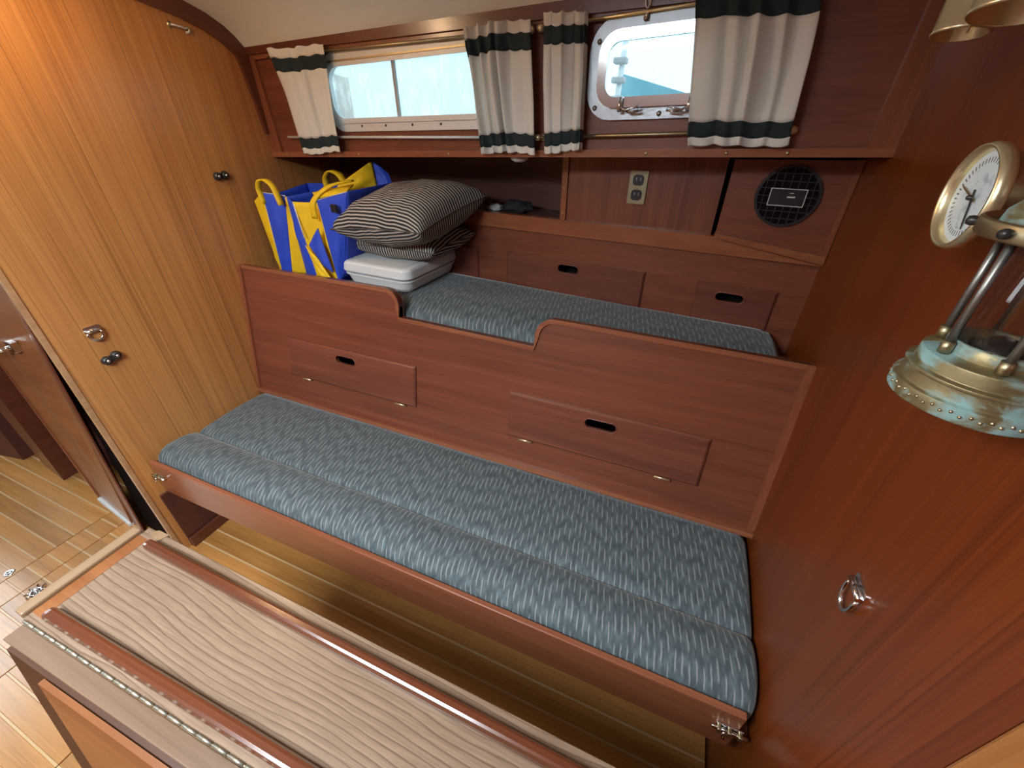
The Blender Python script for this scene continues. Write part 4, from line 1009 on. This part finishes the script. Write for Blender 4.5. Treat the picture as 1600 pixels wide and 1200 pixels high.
# ================================================================ RIGHT BULKHEAD: BAROMETER, LANTERN, LAMP
bar = thing('barometer', (XR, 0.63, 1.31), 'round brass barometer with pale dial on the right bulkhead behind the lantern', 'barometer')
fx, fy, fz, fr_ = 0.262, 0.628, 1.370, 0.0505
RB = T(fx, fy, fz) @ Matrix.Rotation(-PI/2, 4, 'Y')      # local z -> -X (towards the cabin)
build('case', Geo().lathe([(0.0, -(XR-fx)), (fr_*0.90, -(XR-fx)), (fr_*0.88, -0.008), (fr_*0.9, -0.004)], RB, 48), M['oldbrass'], bar)
build('bezel', Geo().lathe([(fr_*0.88, -0.012), (fr_*1.02, -0.010), (fr_*1.04, -0.003), (fr_*1.00, 0.003), (fr_*0.95, 0.003), (fr_*0.90, -0.003), (fr_*0.88, -0.007)], RB, 56), M['brass'], bar)
n = 48; vs = [RB @ Vector((0, 0, -0.007))] + [RB @ Vector((fr_*0.89*math.cos(2*PI*k/n), fr_*0.89*math.sin(2*PI*k/n), -0.007)) for k in range(n)]
uvs = [(0, 0)] + [(math.cos(2*PI*k/n), math.sin(2*PI*k/n)) for k in range(n)]
build('dial', Geo().add(vs, [(0, 1+k, 1+(k+1) % n) for k in range(n)], False, uvs), M['dial'], bar, fix=False)
def hand(ang, l, wd): 
    a = math.radians(ang); u = Vector((math.cos(a), math.sin(a))); v = Vector((-u.y, u.x))*wd
    P = [u*-0.25*l+v, u*-0.25*l-v, u*l*0.8-v*0.8, u*l, u*l*0.8+v*0.8]
    g = Geo().plate([(p.x, p.y) for p in P], [], lambda x, y, d: RB @ Vector((x, y, -0.006+d)), 0, 0.001); return g
build('pointer', hand(75, 0.034, 0.0012), M['oldbrass'], bar); build('pointer', hand(200, 0.032, 0.0010), M['bronze'], bar)
build('centre_knob', Geo().lathe([(0.0, 0.000), (0.0022, -0.001), (0.003, -0.005)], RB, 14), M['bronze'], bar)

LX, LY = 0.263, 0.447
lan = thing('lantern', (LX, LY, 1.222), 'weathered brass ship lantern with verdigris base on the right bulkhead', 'lantern')
RL = T(LX, LY, 0)
def lp(name, prof, mat, lab=None, seg=56): return build(name, Geo().lathe(prof, RL, seg), mat, lan, lab)
base = lp('base', [(0.0, 1.2235), (0.0550, 1.2235), (0.0555, 1.2236), (0.0563, 1.2244), (0.0565, 1.2250), (0.0565, 1.2372), (0.0563, 1.2378), (0.0558, 1.2381), (0.0530, 1.2390), (0.0527, 1.2393), (0.0526, 1.2398), (0.0518, 1.2500), (0.0518, 1.2506), (0.0530, 1.2510), (0.0532, 1.2516), (0.0532, 1.2534), (0.0530, 1.2540), (0.0525, 1.2542), (0.0484, 1.2548), (0.0480, 1.2552), (0.0479, 1.2558), (0.0474, 1.2660), (0.0471, 1.2670), (0.0462, 1.2675), (0.030, 1.2700), (0.0, 1.2705)], M['verd'], 'green-stained brass fuel base')
for k in range(56):
    a = 2*PI*k/56; build('rivet', Geo().lathe([(0.0, 0.0015), (0.0011, 0.0011), (0.0017, 0.0)], T(LX+0.0563*math.cos(a), LY+0.0563*math.sin(a), 1.2310 + 0.0022*(k % 2)) @ Matrix.Rotation(a, 4, 'Z') @ Matrix.Rotation(PI/2, 4, 'Y'), 8), M['oldbrass'], base)
lp('gallery', [(0.0340, 1.269), (0.0340, 1.2800), (0.0325, 1.281), (0.031, 1.280), (0.031, 1.269)], M['verd'])
for k in range(6):
    a = math.radians(133 + 60*k)
    q0 = Vector((LX+0.0395*math.cos(a), LY+0.0395*math.sin(a), 1.2690)); q1 = Vector((LX+0.0395*math.cos(a), LY+0.0395*math.sin(a), 1.368))
    g = build('guard_rod', Geo().tube([q0, q1], 0.0030, 12), M['steel'], lan)
    build('ferrule', Geo().tube([q0, q0+Vector((0, 0, 0.011))], 0.0046, 12), M['oldbrass'], g)
lp('glass_chimney', [(0.026, 1.271), (0.030, 1.282), (0.031, 1.300), (0.029, 1.330), (0.025, 1.360), (0.024, 1.40)], M['chimney'])
lp('burner', [(0.0, 1.2705), (0.018, 1.2705), (0.020, 1.276), (0.013, 1.280), (0.007, 1.285), (0.0, 1.285)], M['bronze'])
lp('collar_band', [(0.0540, 1.364), (0.0560, 1.364), (0.0570, 1.3655), (0.0570, 1.3755), (0.0560, 1.377), (0.0540, 1.377), (0.0535, 1.370), (0.0540, 1.364)], M['oldbrass'], 'bare brass collar with screws')
lp('collar_plate', [(0.0535, 1.3665), (0.034, 1.3665), (0.034, 1.3695), (0.0535, 1.3695)], M['verd'])
lp('bonnet', [(0.046, 1.3695), (0.044, 1.382), (0.036, 1.392), (0.032, 1.405), (0.033, 1.409), (0.022, 1.420), (0.0, 1.423)], M['verd'])
for a in (152, 205):
    a = math.radians(a); build('screw_knob', Geo().lathe([(0.0, 0.007), (0.0032, 0.006), (0.0040, 0.003), (0.0034, 0.0)], T(LX+0.0568*math.cos(a), LY+0.0568*math.sin(a), 1.3705) @ Matrix.Rotation(a, 4, 'Z') @ Matrix.Rotation(PI/2, 4, 'Y'), 14), M['bronze'], lan)
build('wall_bracket', Geo().box(LX+0.054, XR, LY-0.010, LY+0.010, 1.365, 1.376, 0.002), M['oldbrass'], lan)

rl = thing('reading_lamp', (XR, 0.64, 1.50), 'pair of brass cylinder lamp shades on the right bulkhead at top corner', 'lamp')
def shade(cx, cy, z0, r, h, lab):
    RS = T(cx, cy, z0) @ Matrix.Rotation(math.radians(9), 4, Vector((-0.95, 0.29, 0.0)))
    build('shade', Geo().lathe([(r, 0.0), (r+0.0015, 0.002), (r, 0.004), (r*0.99, h*0.9), (r*0.8, h), (0.0, h), (0.0, h-0.003), (r*0.78, h-0.003), (r*0.965, h*0.88), (r-0.002, 0.001), (r, 0.0)], RS, 48), M['brass'], rl, lab)
shade(0.237, 0.770, 1.522, 0.0260, 0.10, 'far brass cylinder shade')
shade(0.228, 0.625, 1.520, 0.0350, 0.09, 'near brass shade')
build('pull_chain', Geo().tube([(0.232, 0.735, 1.60), (0.232, 0.735, 1.520)], 0.0012, 6), M['brass'], rl)
build('arm', Geo().tube([(XR, 0.70, 1.64), (0.29, 0.72, 1.64), (0.237, 0.770, 1.622), (0.234, 0.72, 1.640), (0.228, 0.625, 1.610)], 0.006, 8), M['brass'], rl)
build('wall_plate', Geo().lathe([(0.0, 0.012), (0.03, 0.010), (0.035, 0.0)], T(XR, 0.70, 1.64) @ Matrix.Rotation(-PI/2, 4, 'Y'), 24), M['brass'], rl)

# ================================================================ OUTSIDE THE WINDOWS
build('ground_bounce', Geo().box(-14, 14, 2.4, 24, -0.6, -0.4), plain('pale_bounce_ground', (0.55, 0.54, 0.50), 0.8), kind='structure')  # unseen ground, made pale to bounce light up onto the ceiling
cv = Geo().hexa([(-0.95, 4.7, -0.4), (0.3, 4.2, -0.4), (0.3, 6.0, -0.4), (-0.95, 6.0, -0.4), (-0.88, 4.7, 1.79), (-0.05, 4.3, 1.56), (-0.05, 6.0, 1.50), (-0.88, 6.0, 1.79)])
build('boat_cover', cv, M['canvasblue'], None, 'blue canvas boat cover seen through the chromed portlight', 'boat cover')
ms = thing('dock_post', (-0.86, 4.0, -0.4), 'pale rigging post seen at the left of the chromed portlight', 'post')
build('post', Geo().tube([(-0.86, 4.0, -0.4), (-0.74, 4.0, 2.4)], 0.022, 14), M['alu'], ms)
for z in (1.56, 1.68, 1.80): build('fitting', Geo().box(-0.83, -0.73, 3.95, 4.05, z, z+0.04, 0.01), M['greypl'], ms)
lr = thing('guard_rail', (-0.6, 2.6, -0.4), 'thin pale guard rail outside the top of the chromed portlight', 'rail')
build('rail', Geo().tube([(-3.5, 2.7, 1.80), (1.2, 2.5, 1.86)], 0.012, 10), M['alu'], lr)
for x in (-3.4, 1.1): build('stanchion', Geo().tube([(x, 2.6, -0.4), (x, 2.6, 1.86)], 0.012, 10), M['alu'], lr)

# warm dome lamp on the headliner near the doorway
cl = thing('ceiling_lamp', (-1.33, 0.58, 1.785), 'small warm dome lamp on the white headliner', 'lamp')
build('ring', Geo().lathe([(0.048, 0.0), (0.052, -0.010), (0.044, -0.014)], T(-1.33, 0.58, 1.816), 32), M['brass'], cl)
l = bpy.data.lights.new('lamp_bulb', 'POINT'); l.energy = 5.0; l.color = (1.0, 0.66, 0.38); l.shadow_soft_size = 0.03
lo = bpy.data.objects.new('lamp_bulb', l); COL.objects.link(lo); lo.parent = cl; lo.location = (0, 0, -0.01)
